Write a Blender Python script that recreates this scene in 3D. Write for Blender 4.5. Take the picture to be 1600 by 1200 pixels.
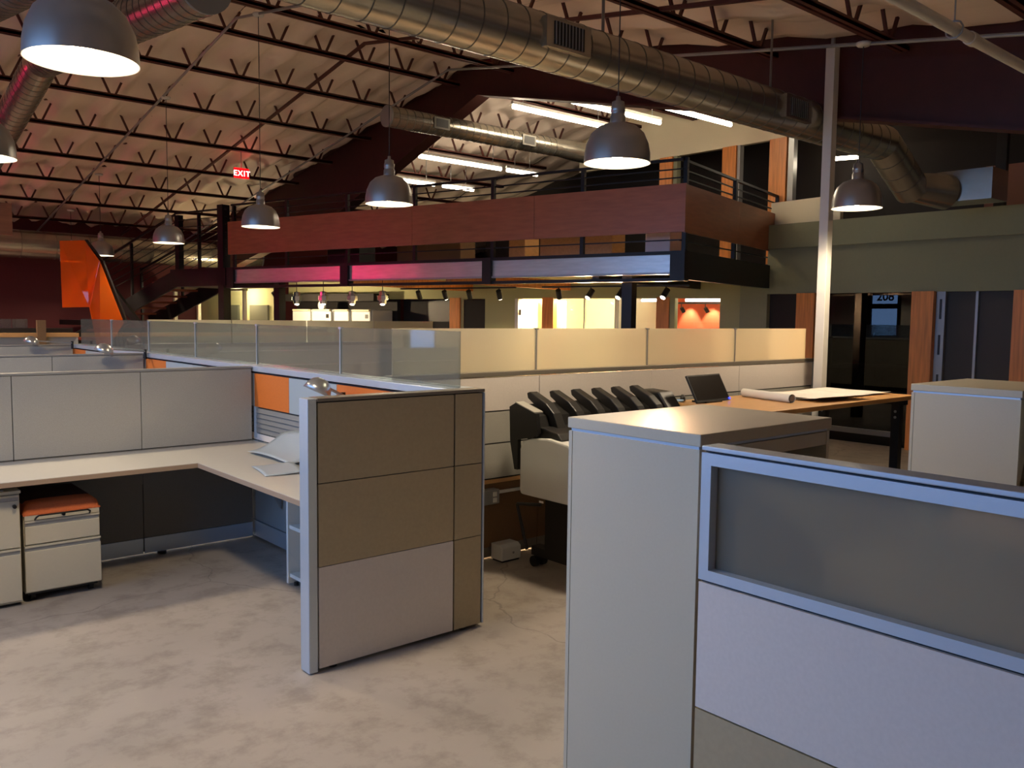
import bpy, math, random
from mathutils import Vector, Matrix
random.seed(7)
rng = random.Random(11)
for o in list(bpy.data.objects): bpy.data.objects.remove(o)
S = bpy.context.scene; COL = S.collection
R = math.radians

# ------------------------------------------------------------------ camera
H = 1.66
yaw, pitch, roll = R(49.2756), R(4.48285), R(-0.67389)
fw = Vector((math.cos(pitch)*math.cos(yaw), math.cos(pitch)*math.sin(yaw), -math.sin(pitch)))
rt = Vector((math.sin(yaw), -math.cos(yaw), 0)); dn = fw.cross(rt)
r2 = rt*math.cos(roll) + dn*math.sin(roll); d2 = dn*math.cos(roll) - rt*math.sin(roll)
cam = bpy.data.objects.new('camera', bpy.data.cameras.new('camera')); COL.objects.link(cam)
cam.data.sensor_width = 36; cam.data.lens = 1330.6/1600*36; cam.data.clip_start = .05
cam.matrix_world = Matrix(((r2.x, -d2.x, -fw.x, 0), (r2.y, -d2.y, -fw.y, 0), (r2.z, -d2.z, -fw.z, H), (0, 0, 0, 1)))
S.camera = cam

# ------------------------------------------------------------------ world, big lights, exposure
def lin(c):
    return tuple(((v/255)/12.92 if v/255 <= .04045 else ((v/255+.055)/1.055)**2.4) for v in c)
SKY = 3.9
W = bpy.data.worlds.new('dusk_sky'); S.world = W; W.use_nodes = True
bg = W.node_tree.nodes['Background']; bg.inputs[0].default_value = (.26, .44, .80, 1); bg.inputs[1].default_value = SKY
WINY0, WINY1, WINZ0, WINZ1 = 1.6, 9.4, 1.0, 3.85          # daylight window in the left wall
DOORY0, DOORY1 = 11.75, 12.85                              # glazed entrance door in the same wall
def portal(y0, y1, z0, z1):
    l = bpy.data.lights.new('window_portal', 'AREA'); l.shape = 'RECTANGLE'; l.size = z1-z0; l.size_y = y1-y0
    l.cycles.is_portal = True
    o = bpy.data.objects.new('window_portal', l); COL.objects.link(o)
    o.matrix_world = Matrix.Translation((-3.12, (y0+y1)/2, (z0+z1)/2)) @ Matrix(((0, 0, -1, 0), (0, 1, 0, 0), (1, 0, 0, 0), (0, 0, 0, 1)))
portal(WINY0, WINY1, WINZ0, WINZ1); portal(DOORY0, DOORY1, .1, 2.75)
S.view_settings.view_transform = 'Standard'; S.view_settings.look = 'None'
S.view_settings.gamma = 1; S.view_settings.use_curve_mapping = False; S.view_settings.exposure = 0.88
LAMP_W, TRACK_W, TUBE_E = 66, 60, 16

# ------------------------------------------------------------------ materials
MATS = {}
def mat(name, c, rough=.5, metal=0, var=0, scale=6, bump=0, bscale=40, emit=None, es=0, spec=None, stretch=None):
    if name in MATS: return MATS[name]
    m = bpy.data.materials.new(name); m.use_nodes = True; MATS[name] = m
    nt = m.node_tree; b = nt.nodes['Principled BSDF']; c = lin(c)
    b.inputs['Base Color'].default_value = (*c, 1); b.inputs['Roughness'].default_value = rough; b.inputs['Metallic'].default_value = metal
    if spec is not None: b.inputs['Specular IOR Level'].default_value = spec
    if emit: b.inputs['Emission Color'].default_value = (*lin(emit), 1); b.inputs['Emission Strength'].default_value = es
    if var or bump:
        tc = nt.nodes.new('ShaderNodeTexCoord'); mp = nt.nodes.new('ShaderNodeMapping')
        nt.links.new(tc.outputs['Object'], mp.inputs[0])
        if stretch: mp.inputs['Scale'].default_value = stretch
    if var:
        n = nt.nodes.new('ShaderNodeTexNoise'); n.inputs['Scale'].default_value = scale; n.inputs['Detail'].default_value = 6
        nt.links.new(mp.outputs[0], n.inputs['Vector'])
        r = nt.nodes.new('ShaderNodeValToRGB'); r.color_ramp.elements[0].position = .3; r.color_ramp.elements[1].position = .7
        r.color_ramp.elements[0].color = (*[x*(1-var) for x in c], 1); r.color_ramp.elements[1].color = (*[min(1, x*(1+var)) for x in c], 1)
        nt.links.new(n.outputs['Fac'], r.inputs[0]); nt.links.new(r.outputs[0], b.inputs['Base Color'])
    if bump:
        n2 = nt.nodes.new('ShaderNodeTexNoise'); n2.inputs['Scale'].default_value = bscale; n2.inputs['Detail'].default_value = 3
        nt.links.new(mp.outputs[0], n2.inputs['Vector'])
        bp = nt.nodes.new('ShaderNodeBump'); bp.inputs['Strength'].default_value = bump; bp.inputs['Distance'].default_value = .01
        nt.links.new(n2.outputs['Fac'], bp.inputs['Height']); nt.links.new(bp.outputs[0], b.inputs['Normal'])
    return m
def front_only(nt, f, mx):
    g = nt.nodes.new('ShaderNodeNewGeometry'); k = nt.nodes.new('ShaderNodeMath'); k.operation = 'SUBTRACT'; k.inputs[0].default_value = 1
    q = nt.nodes.new('ShaderNodeMath'); q.operation = 'MULTIPLY'
    nt.links.new(g.outputs['Backfacing'], k.inputs[1]); nt.links.new(f.outputs[0], q.inputs[0]); nt.links.new(k.outputs[0], q.inputs[1]); nt.links.new(q.outputs[0], mx.inputs[0])
def glassmat(name, tint, refl_rough=.02, haze=0, hazec=(200, 215, 215), ior=1.5):
    m = bpy.data.materials.new(name); m.use_nodes = True; MATS[name] = m
    nt = m.node_tree; nt.nodes.remove(nt.nodes['Principled BSDF']); out = nt.nodes['Material Output']
    t = nt.nodes.new('ShaderNodeBsdfTransparent'); t.inputs[0].default_value = (*lin(tint), 1)
    g = nt.nodes.new('ShaderNodeBsdfGlossy'); g.inputs['Roughness'].default_value = refl_rough
    f = nt.nodes.new('ShaderNodeFresnel'); f.inputs[0].default_value = ior
    mx = nt.nodes.new('ShaderNodeMixShader'); front_only(nt, f, mx)
    last = t
    if haze:
        d = nt.nodes.new('ShaderNodeBsdfTranslucent'); d.inputs[0].default_value = (*lin(hazec), 1)
        d2_ = nt.nodes.new('ShaderNodeBsdfDiffuse'); d2_.inputs[0].default_value = (*lin(hazec), 1)
        a = nt.nodes.new('ShaderNodeMixShader'); a.inputs[0].default_value = .35
        nt.links.new(d.outputs[0], a.inputs[1]); nt.links.new(d2_.outputs[0], a.inputs[2])
        h = nt.nodes.new('ShaderNodeMixShader'); h.inputs[0].default_value = haze
        nt.links.new(t.outputs[0], h.inputs[1]); nt.links.new(a.outputs[0], h.inputs[2]); last = h
    nt.links.new(last.outputs[0], mx.inputs[1]); nt.links.new(g.outputs[0], mx.inputs[2])
    nt.links.new(mx.outputs[0], out.inputs[0])
    return m
def frostmat(name, c, rough=.55, trans=.35):
    m = bpy.data.materials.new(name); m.use_nodes = True; MATS[name] = m
    nt = m.node_tree; nt.nodes.remove(nt.nodes['Principled BSDF']); out = nt.nodes['Material Output']
    a = nt.nodes.new('ShaderNodeBsdfTranslucent'); a.inputs[0].default_value = (*lin(c), 1)
    b = nt.nodes.new('ShaderNodeBsdfDiffuse'); b.inputs[0].default_value = (*lin(c), 1)
    k = nt.nodes.new('ShaderNodeBsdfRefraction'); k.inputs[0].default_value = (.9, .92, .9, 1); k.inputs['Roughness'].default_value = rough; k.inputs['IOR'].default_value = 1.05
    g = nt.nodes.new('ShaderNodeBsdfGlossy'); g.inputs['Roughness'].default_value = .35; f = nt.nodes.new('ShaderNodeFresnel'); f.inputs[0].default_value = 1.4
    m1 = nt.nodes.new('ShaderNodeMixShader'); m1.inputs[0].default_value = .22
    m2 = nt.nodes.new('ShaderNodeMixShader'); m2.inputs[0].default_value = trans
    m3 = nt.nodes.new('ShaderNodeMixShader'); front_only(nt, f, m3)
    nt.links.new(a.outputs[0], m1.inputs[1]); nt.links.new(b.outputs[0], m1.inputs[2])
    nt.links.new(m1.outputs[0], m2.inputs[1]); nt.links.new(k.outputs[0], m2.inputs[2])
    nt.links.new(m2.outputs[0], m3.inputs[1]); nt.links.new(g.outputs[0], m3.inputs[2])
    nt.links.new(m3.outputs[0], out.inputs[0]); return m
def concrete():
    m = mat('concrete', (164, 155, 144), .5, var=.16, scale=.9, bump=.08, bscale=25)
    nt = m.node_tree; b = nt.nodes['Principled BSDF']
    tc = nt.nodes.new('ShaderNodeTexCoord')
    # hairline cracks along voronoi borders, broken up by noise; fine blotches
    nz = nt.nodes.new('ShaderNodeTexNoise'); nz.inputs['Scale'].default_value = 1.6; nz.inputs['Detail'].default_value = 8
    ad = nt.nodes.new('ShaderNodeVectorMath'); ad.operation = 'ADD'
    sc = nt.nodes.new('ShaderNodeVectorMath'); sc.operation = 'SCALE'; sc.inputs['Scale'].default_value = .5
    nt.links.new(tc.outputs['Object'], nz.inputs['Vector']); nt.links.new(nz.outputs['Color'], sc.inputs[0])
    nt.links.new(tc.outputs['Object'], ad.inputs[0]); nt.links.new(sc.outputs[0], ad.inputs[1])
    vo = nt.nodes.new('ShaderNodeTexVoronoi'); vo.feature = 'DISTANCE_TO_EDGE'; vo.inputs['Scale'].default_value = .33
    nt.links.new(ad.outputs[0], vo.inputs['Vector'])
    lt = nt.nodes.new('ShaderNodeMath'); lt.operation = 'LESS_THAN'; lt.inputs[1].default_value = .0016
    nt.links.new(vo.outputs['Distance'], lt.inputs[0])
    n3 = nt.nodes.new('ShaderNodeTexNoise'); n3.inputs['Scale'].default_value = 5; n3.inputs['Detail'].default_value = 10; n3.inputs['Roughness'].default_value = .7
    nt.links.new(tc.outputs['Object'], n3.inputs['Vector'])
    rp = nt.nodes.new('ShaderNodeValToRGB'); rp.color_ramp.elements[0].position = .36; rp.color_ramp.elements[1].position = .52
    rp.color_ramp.elements[0].color = (.66, .64, .62, 1); rp.color_ramp.elements[1].color = (1, 1, 1, 1)
    nt.links.new(n3.outputs['Fac'], rp.inputs[0])
    src = b.inputs['Base Color'].links[0].from_socket
    mu = nt.nodes.new('ShaderNodeMix'); mu.data_type = 'RGBA'; mu.blend_type = 'MULTIPLY'; mu.inputs[0].default_value = .75
    nt.links.new(src, mu.inputs[6]); nt.links.new(rp.outputs[0], mu.inputs[7])
    mc = nt.nodes.new('ShaderNodeMix'); mc.data_type = 'RGBA'
    k = nt.nodes.new('ShaderNodeMath'); k.operation = 'MULTIPLY'; k.inputs[1].default_value = .35; nt.links.new(lt.outputs[0], k.inputs[0])
    nt.links.new(k.outputs[0], mc.inputs[0]); nt.links.new(mu.outputs[2], mc.inputs[6]); mc.inputs[7].default_value = (.06, .055, .05, 1)
    nt.links.new(mc.outputs[2], b.inputs['Base Color'])
    return m

tan = mat('tan_laminate', (172, 157, 126), .5, var=.04, scale=60)
tan2 = mat('tan_laminate_smooth', (166, 151, 120), .5, var=.04, scale=60)
offw = mat('offwhite_laminate', (206, 199, 192), .5, var=.03, scale=80)
fabric = mat('grey_woven_fabric', (160, 158, 149), .9, var=.08, scale=220, bump=.2, bscale=400)
fabric_shade = mat('grey_fabric_shaded', (120, 116, 108), .9, var=.08, scale=220, bump=.2, bscale=400)  # lower tiles: shade below the worktop put into the fabric colour
silver = mat('silver_blue_cast', (190, 202, 214), .32, .5)  # plain silver with the window light's blue put into its colour
steel = mat('grey_steel', (150, 152, 152), .4, .5)
darkgap = mat('dark_gasket', (28, 28, 28), .7)
capm = mat('bronze_grey_cap', (120, 114, 104), .4, .3)
deskm = mat('pale_laminate', (182, 180, 172), .35, var=.02, scale=40)
edge = mat('desk_edge', (150, 128, 105), .6)
beige = mat('beige_painted_steel', (184, 177, 156), .42, var=.015, scale=100)
orange = mat('orange_tile', (196, 104, 34), .6, var=.05, scale=80)
bluegrey = mat('blue_grey_tile', (150, 160, 164), .5)
white = mat('white_paint', (212, 210, 202), .5)
whitep = mat('white_plastic', (215, 215, 212), .4)
black = mat('black_plastic', (24, 23, 22), .45)
blacks = mat('black_steel', (20, 18, 18), .45, .3)
blackr = mat('rubber', (14, 14, 14), .7)
brownw = mat('brown_fabric', (112, 84, 56), .9, var=.1, scale=120)
woodm = mat('fir_veneer', (206, 130, 62), .45, var=.22, scale=3.5, stretch=(9, 9, .6))
woodtop = mat('maple_top', (186, 140, 88), .4, var=.12, scale=4, stretch=(1, 9, 9))
fasciam = mat('stained_plywood', (152, 92, 62), .38, var=.14, scale=3, stretch=(1.2, 1.2, 9))
redsteel = mat('red_oxide_steel', (66, 26, 22), .6, var=.1, scale=8)
redsteel2 = mat('red_oxide_joist', (84, 40, 32), .55)
insul = mat('white_insulation_facing', (232, 214, 198), .55, bump=.3, bscale=14)
galv = mat('galvanised_duct', (176, 172, 160), .26, .85, var=.08, scale=5)
galvd = mat('galvanised_seam', (100, 98, 92), .4, .8)
greenw = mat('sage_paint', (132, 134, 108), .8, var=.02, scale=30)
olive = mat('olive_paint', (170, 166, 122), .8)
redw = mat('dark_red_paint', (78, 10, 16), .7)
darkw = mat('dark_wall', (34, 29, 27), .8)
creamw = mat('cream_paint', (226, 216, 188), .7)
dome = mat('brushed_aluminium', (170, 170, 168), .30, .75)
domein = mat('white_enamel', (240, 238, 230), .5)
bulbm = mat('warm_bulb', (255, 240, 215), .5, emit=(255, 232, 198), es=30)
tubem = mat('fluorescent_tube', (255, 255, 255), .5, emit=(255, 236, 206), es=TUBE_E)
paper = mat('white_paper', (222, 218, 210), .7)
film = mat('grey_plastic_sheet', (160, 172, 178), .35)
cushion = mat('rust_upholstery', (190, 96, 48), .85, var=.1, scale=150, bump=.2, bscale=300)
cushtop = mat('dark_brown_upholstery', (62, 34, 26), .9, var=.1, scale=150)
deckm = mat('galvanised_deck_panel', (186, 184, 182), .3, .6, var=.1, scale=4, stretch=(1, 1, 8))
plexi = None
clear = glassmat('clear_glass', (208, 216, 216), .03, .20, (160, 160, 164))
dglass = glassmat('dark_glass', (110, 108, 104), .003)
frost = frostmat('frosted_glass', (206, 204, 186))
frost2 = frostmat('frosted_pane', (196, 194, 180), .4, .25)
plexi = glassmat('orange_acrylic', (255, 150, 46), .03, .55, (255, 146, 40))
winglass = glassmat('window_glass', (240, 245, 250), .01)

# ------------------------------------------------------------------ mesh helpers
class MB:
    def __init__(s): s.v = []; s.f = []; s.sm = []
    def add(s, vs, fs, smooth=False):
        o = len(s.v); s.v += [Vector(p) for p in vs]
        for f in fs: s.f.append([o+i for i in f]); s.sm.append(smooth)
        return s
    def hexa(s, p):   # 8 pts: bottom 0-3 ccw, top 4-7
        return s.add(p, [(3, 2, 1, 0), (4, 5, 6, 7), (0, 1, 5, 4), (1, 2, 6, 5), (2, 3, 7, 6), (3, 0, 4, 7)])
    def box(s, x0, x1, y0, y1, z0, z1):
        return s.hexa([(x0, y0, z0), (x1, y0, z0), (x1, y1, z0), (x0, y1, z0), (x0, y0, z1), (x1, y0, z1), (x1, y1, z1), (x0, y1, z1)])
    def fbox(s, fn, a0, a1, b0, b1, z0, z1):   # box in another frame: fn(a,b,z)
        return s.hexa([fn(a0, b0, z0), fn(a1, b0, z0), fn(a1, b1, z0), fn(a0, b1, z0), fn(a0, b0, z1), fn(a1, b0, z1), fn(a1, b1, z1), fn(a0, b1, z1)])
    def tube(s, p0, p1, r, n=8, r1=None, caps=True):
        p0 = Vector(p0); p1 = Vector(p1); d = (p1-p0).normalized()
        a = d.orthogonal().normalized(); b = d.cross(a); r1 = r if r1 is None else r1
        vs = []
        for P, q in ((p0, r), (p1, r1)):
            for i in range(n):
                t = 2*math.pi*i/n; vs.append(P+a*(q*math.cos(t))+b*(q*math.sin(t)))
        s.add(vs, [(i, (i+1) % n, n+(i+1) % n, n+i) for i in range(n)], n > 6)
        if caps: s.add(vs, [tuple(range(n))[::-1], tuple(range(n, 2*n))])
        return s
    def bar(s, p0, p1, w, h):    # rectangular bar, h roughly up
        p0 = Vector(p0); p1 = Vector(p1); d = (p1-p0).normalized(); up = Vector((0, 0, 1))
        a = d.cross(up); a = a.normalized() if a.length > 1e-4 else Vector((1, 0, 0)); b = a.cross(d).normalized()
        a *= w/2; b *= h/2
        return s.hexa([p0-a-b, p0+a-b, p1+a-b, p1-a-b, p0-a+b, p0+a+b, p1+a+b, p1-a+b])
    def path(s, pts, r, n=8):
        for a, b in zip(pts, pts[1:]): s.tube(a, b, r, n)
        return s
    def lathe(s, prof, c=(0, 0, 0), n=32, smooth=True):
        c = Vector(c); vs = []
        for r, z in prof:
            for i in range(n):
                t = 2*math.pi*i/n; vs.append(c+Vector((r*math.cos(t), r*math.sin(t), z)))
        fs = [(k*n+i, k*n+(i+1) % n, (k+1)*n+(i+1) % n, (k+1)*n+i) for k in range(len(prof)-1) for i in range(n)]
        return s.add(vs, fs, smooth)
    def prism(s, pts, vec):      # planar polygon extruded by vec
        pts = [Vector(p) for p in pts]; vec = Vector(vec); n = len(pts)
        return s.add(pts+[p+vec for p in pts], [tuple(range(n))[::-1], tuple(range(n, 2*n))]+[(i, (i+1) % n, n+(i+1) % n, n+i) for i in range(n)])
    def grid(s, fn, nu, nv, smooth=True):
        vs = [fn(i/nu, j/nv) for i in range(nu+1) for j in range(nv+1)]
        return s.add(vs, [(i*(nv+1)+j, (i+1)*(nv+1)+j, (i+1)*(nv+1)+j+1, i*(nv+1)+j+1) for i in range(nu) for j in range(nv)], smooth)
    def build(s, name, m, parent=None, bevel=0):
        off = Vector((0, 0, 0)); p = parent
        while p is not None: off += p.location; p = p.parent
        me = bpy.data.meshes.new(name); me.from_pydata([tuple(v-off) for v in s.v], [], s.f)
        me.polygons.foreach_set('use_smooth', s.sm)
        o = bpy.data.objects.new(name, me); COL.objects.link(o); me.materials.append(m)
        import bmesh
        bm = bmesh.new(); bm.from_mesh(me); bmesh.ops.recalc_face_normals(bm, faces=bm.faces); bm.to_mesh(me); bm.free()
        if bevel:
            b = o.modifiers.new('bevel', 'BEVEL'); b.width = bevel; b.segments = 2; b.limit_method = 'ANGLE'
        if parent: o.parent = parent
        return o
def box(name, m, parent, *d, bevel=0): return MB().box(*d).build(name, m, parent, bevel)
def thing(name, label, cat, loc=(0, 0, 0), group=None):
    o = bpy.data.objects.new(name, None); COL.objects.link(o); o.location = loc; o.empty_display_size = .1
    o['label'] = label; o['category'] = cat
    if group: o['group'] = group
    return o
def tag(o, label, cat, group=None):
    o['label'] = label; o['category'] = cat
    if group: o['group'] = group
    return o
def struct(o, label=None):
    o['kind'] = 'structure'
    if label: o['label'] = label
    return o
def sroot(name, loc=(0, 0, 0)):
    o = bpy.data.objects.new(name, None); COL.objects.link(o); o.location = loc; o['kind'] = 'structure'; return o
def copy_tree(o, loc, label, parent=None):
    c = o.copy(); COL.objects.link(c); c.parent = parent
    if parent is None: c.location = loc; c['label'] = label
    for ch in o.children: copy_tree(ch, None, None, c)
    return c
def spot(name, loc, to, energy, col, size=1.2, blend=.5, r=.04, parent=None):
    l = bpy.data.lights.new(name, 'SPOT'); l.energy = energy; l.color = col; l.spot_size = size; l.spot_blend = blend; l.shadow_soft_size = r
    o = bpy.data.objects.new(name, l); COL.objects.link(o)
    o.rotation_euler = (Vector(to)-Vector(loc)).to_track_quat('-Z', 'Y').to_euler(); o.location = loc
    return o
def point(name, loc, energy, col, r=.05):
    l = bpy.data.lights.new(name, 'POINT'); l.energy = energy; l.color = col; l.shadow_soft_size = r
    o = bpy.data.objects.new(name, l); COL.objects.link(o); o.location = loc; return o
WARM = (1, .80, .56); WARM2 = (1, .78, .46)

# ------------------------------------------------------------------ shell
def zj(y): return 5.03-.17*abs(y-9.6)            # underside of the joists
XL, XR, YB, YF = -3.0, 16.0, -5.0, 20.0
struct(box('floor', concrete(), None, XL-.3, XR+.3, YB-.3, YF+.3, -.12, 0), 'grey polished concrete floor with stains and hairline cracks')
struct(box('wall_far', redw, None, XL-.2, XR+.2, YF, YF+.2, 0, 4.2), 'dark red painted wall at the far left end')
struct(box('wall_back', white, None, XL-.2, XR+.2, YB-.2, YB, 0, 3.4))
struct(MB().add([(XR, YB, 0), (XR, YF, 0), (XR, YF, 3.9), (XR, 9.6, 5.7), (XR, YB, 3.2), (XR+.2, YB, 0), (XR+.2, YF, 0), (XR+.2, YF, 3.9), (XR+.2, 9.6, 5.7), (XR+.2, YB, 3.2)],
       [(0, 1, 2, 3, 4), (9, 8, 7, 6, 5), (0, 5, 6, 1), (1, 6, 7, 2), (2, 7, 8, 3), (3, 8, 9, 4), (4, 9, 5, 0)]).build('wall_right', darkw))
# left wall with the window and the glazed door
wl = sroot('wall_left', (XL, 7, 0))
m = MB()
for y0, y1, z0, z1 in ((YB, WINY0, 0, 5.8), (WINY0, WINY1, 0, WINZ0), (WINY0, WINY1, WINZ1, 5.8), (WINY1, DOORY0, 0, 5.8), (DOORY0, DOORY1, 2.75, 5.8), (DOORY1, YF, 0, 5.8)):
    m.box(XL-.2, XL, y0, y1, z0, z1)
m.build('plaster', white, wl)
win = sroot('window_1', (XL-.1, 4.7, WINZ0))
m = MB(); k = 6; wy = (WINY1-WINY0)/k
for i in range(k+1): m.box(XL-.13, XL-.07, WINY0+i*wy-.03, WINY0+i*wy+.03, WINZ0, WINZ1)
m.box(XL-.13, XL-.07, WINY0, WINY1, WINZ0, WINZ0+.06); m.box(XL-.13, XL-.07, WINY0, WINY1, WINZ1-.06, WINZ1)
m.build('window_frame', blacks, win)
for i in range(k): box('pane', winglass, win, XL-.105, XL-.095, WINY0+i*wy+.03, WINY0+(i+1)*wy-.03, WINZ0+.06, WINZ1-.06)
dr = sroot('door_1', (XL-.1, 12.3, 0))
m = MB()
for y0, y1, z0, z1 in ((DOORY0, DOORY0+.15, 0, 2.75), (DOORY1-.15, DOORY1, 0, 2.75), (DOORY0, DOORY1, 2.05, 2.2), (DOORY0, DOORY1, 2.68, 2.75), (DOORY0, DOORY1, 0, .25)):
    m.box(XL-.13, XL-.07, y0, y1, z0, z1)
m.build('door_frame', blacks, dr)
box('pane', winglass, dr, XL-.105, XL-.095, DOORY0+.15, DOORY1-.15, .25, 2.05)
box('transom_pane', winglass, dr, XL-.105, XL-.095, DOORY0+.15, DOORY1-.15, 2.2, 2.68)
tc = bpy.data.curves.new('street_number', 'FONT'); tc.body = '208'; tc.size = .36; tc.align_x = 'CENTER'; tc.extrude = .002; tc.offset = .008
tmp = bpy.data.objects.new('tmp', tc); COL.objects.link(tmp)
dg = bpy.context.evaluated_depsgraph_get(); me = bpy.data.meshes.new_from_object(tmp.evaluated_get(dg)); bpy.data.objects.remove(tmp)
num = bpy.data.objects.new('street_number', me); COL.objects.link(num); me.materials.clear(); me.materials.append(black)
num.parent = dr; num.matrix_local = Matrix(((0, 0, -1, -.02), (-1, 0, 0, 0), (0, 1, 0, 2.30), (0, 0, 0, 1)))
# ground and a dark house outside the door
struct(box('ground_outside', mat('asphalt', (60, 60, 62), .9), None, -40, XL-.3, -25, 40, -.3, -.1))
hs = thing('house', 'small dark gabled house across the street seen through the entrance door', 'house', (-24, 16.5, -.1))
MB().box(-27, -22, 12.8, 17.2, -.1, 1.95).build('wall', mat('house_wall', (60, 62, 78), .9), hs)
MB().prism([(-22, 12.5, 1.95), (-22, 17.5, 1.95), (-22, 15, 2.7)], (-5, 0, 0)).build('roof', mat('house_roof', (70, 50, 48), .9), hs)

# roof: insulation blankets on two slopes + deck above
ceil = sroot('ceiling', (6, 9.6, 5.0))
MB().hexa([(XL-.3, YB-.3, zj(YB)+.42), (XR+.3, YB-.3, zj(YB)+.42), (XR+.3, 9.6, zj(9.6)+.42), (XL-.3, 9.6, zj(9.6)+.42), (XL-.3, YB-.3, zj(YB)+.5), (XR+.3, YB-.3, zj(YB)+.5), (XR+.3, 9.6, zj(9.6)+.5), (XL-.3, 9.6, zj(9.6)+.5)]).build('roof_deck', darkw, ceil)
MB().hexa([(XL-.3, 9.6, zj(9.6)+.42), (XR+.3, 9.6, zj(9.6)+.42), (XR+.3, YF+.3, zj(YF)+.42), (XL-.3, YF+.3, zj(YF)+.42), (XL-.3, 9.6, zj(9.6)+.5), (XR+.3, 9.6, zj(9.6)+.5), (XR+.3, YF+.3, zj(YF)+.5), (XL-.3, YF+.3, zj(YF)+.5)]).build('roof_deck', darkw, ceil)
JY = [-.26, 1.02, 2.3, 3.58, 4.87, 6.16, 7.45, 8.85, 10.04, 11.17, 12.45, 13.74, 15.04, 16.3, 17.6, 18.85]
def sag(y):
    for a, b in zip(JY, JY[1:]):
        if a <= y <= b: t = (y-a)/(b-a); return -.075*math.sin(math.pi*t)
    return 0
NB = 13; bw_ = (XR-XL)/NB
for side in (0, 1):
    for i in range(NB):
        r0 = random.Random(100*side+i); ph = [r0.uniform(0, 6.28) for _ in range(6)]; y0, y1 = ((YB, 9.6), (9.6, YF))[side]
        xa = XL+i*bw_
        def fn(u, v):
            x = xa+u*bw_; y = y0+v*(y1-y0)
            f = .045*math.sin(2*math.pi*u*3+ph[0]+.5*math.sin(y*.8+ph[1]))+.028*math.sin(2*math.pi*u*5+ph[2]+.7*math.sin(y*1.1+ph[3]))
            e = -.05*(1-abs(2*u-1)**6)+.02
            return (x, y, zj(y)+.33+sag(y)+(f+e)*min(1, .25+6*min(u, 1-u)) - .02)
        MB().grid(fn, 18, 36).build('insulation_blanket', insul, ceil)
# open web joists (bay in front of the steel frame, bay behind it)
XF = 7.67
for y in JY[2:]:
    for x0, x1 in ((XL, XF-.12), (XF+.12, 11.5)):
        if x0 > 5 and y < 6: continue
        z = zj(y); m = MB()
        m.box(x0, x1, y-.05, y-.012, z, z+.03).box(x0, x1, y+.012, y+.05, z, z+.03).box(x0, x1, y-.05, y-.044, z, z+.05).box(x0, x1, y+.044, y+.05, z, z+.05)
        m.box(x0, x1, y-.05, y+.05, z+.33, z+.37)
        j = m.build('bar_joist', redsteel2, ceil)
        w = MB(); n = int((x1-x0)/.62)
        for k in range(n):
            xc = x0+.35+k*.62
            w.bar((xc-.02, y, z+.015), (xc-.17, y, z+.34), .026, .026); w.bar((xc+.02, y, z+.015), (xc+.17, y, z+.34), .026, .026)
        w.build('web', redsteel2, j)
# bridging angles and conduit running with the slope
for x in (-.4, 2.75, 5.75):
    for ya, yb in ((2.0, 9.6), (9.6, 19.8)):
        MB().bar((x, ya, zj(ya)+.045), (x, yb, zj(yb)+.045), .035, .035).build('bridging', redsteel2, ceil)
for x in (1.05, 4.08, 7.05):
    for ya, yb in ((1.5, 9.6), (9.6, 19.8)):
        MB().tube((x, ya, zj(ya)-.03), (x, yb, zj(yb)-.03), .016, 8).build('conduit', steel, ceil)
# rigid frame rafter, tapered, with flanges
raf = sroot('trim_1', (XF, 9.6, 4))
raf['label'] = 'dark red tapered steel roof frame'
def rz(y): return zj(y)+.26
def rd(y): return .52+(.055*(9.6-y) if y < 9.6 else min(.16*(y-9.6), .62))
for y0, y1 in ((-4.9, 9.6), (9.6, 13.47), (13.47, 19.95)):
    MB().hexa([(XF-.02, y0, rz(y0)-rd(y0)), (XF+.02, y0, rz(y0)-rd(y0)), (XF+.02, y1, rz(y1)-rd(y1)), (XF-.02, y1, rz(y1)-rd(y1)),
               (XF-.02, y0, rz(y0)), (XF+.02, y0, rz(y0)), (XF+.02, y1, rz(y1)), (XF-.02, y1, rz(y1))]).build('web_plate', redsteel, raf)
    for zo in (0, 1):
        za, zb = (rz(y0)-rd(y0)*zo, rz(y1)-rd(y1)*zo)
        MB().hexa([(XF-.11, y0, za-.012), (XF+.11, y0, za-.012), (XF+.11, y1, zb-.012), (XF-.11, y1, zb-.012), (XF-.11, y0, za+.012), (XF+.11, y0, za+.012), (XF+.11, y1, zb+.012), (XF-.11, y1, zb+.012)]).build('flange', redsteel, raf)

# ------------------------------------------------------------------ cubicle system
PT = 1.275
def tilerow(parent, m, axis, face, a0, a1, z0, z1, t=.012, name='tile', out=-1):
    g = .0025; h = .0008
    if axis == 'x': d = (a0+g, a1-g, min(face, face+out*t), max(face, face+out*t), z0+h, z1-h)
    else: d = (min(face, face+out*t), max(face, face+out*t), a0+g, a1-g, z0+h, z1-h)
    return box(name, m, parent, *d)
# wing panel at the aisle
w = thing('end_panel', 'tan and white tiled cubicle end panel with silver edge beside the aisle', 'partition', (2.3, 3.53, 0))
box('core', darkgap, w, 1.836, 2.80, 3.497, 3.556, .02, 1.262)
box('edge_post', silver, w, 1.788, 1.834, 3.484, 3.569, .006, 1.282, bevel=.004)
box('top_cap', capm, w, 1.836, 2.812, 3.482, 3.571, 1.266, 1.284, bevel=.004)
box('trim_strip', silver, w, 2.802, 2.812, 3.482, 3.571, .02, 1.264)
for (x0, x1) in ((1.838, 2.612), (2.617, 2.797)):
    for k, (z0, z1) in enumerate(((.02, .499), (.501, .888), (.891, 1.262))):
        tilerow(w, offw if (k == 0 and x0 < 2) else (tan if x0 < 2 or k == 2 else tan2), 'x', 3.497, x0, x1, z0, z1)
        tilerow(w, fabric, 'x', 3.556, x0, x1, z0, z1, out=1)
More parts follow.
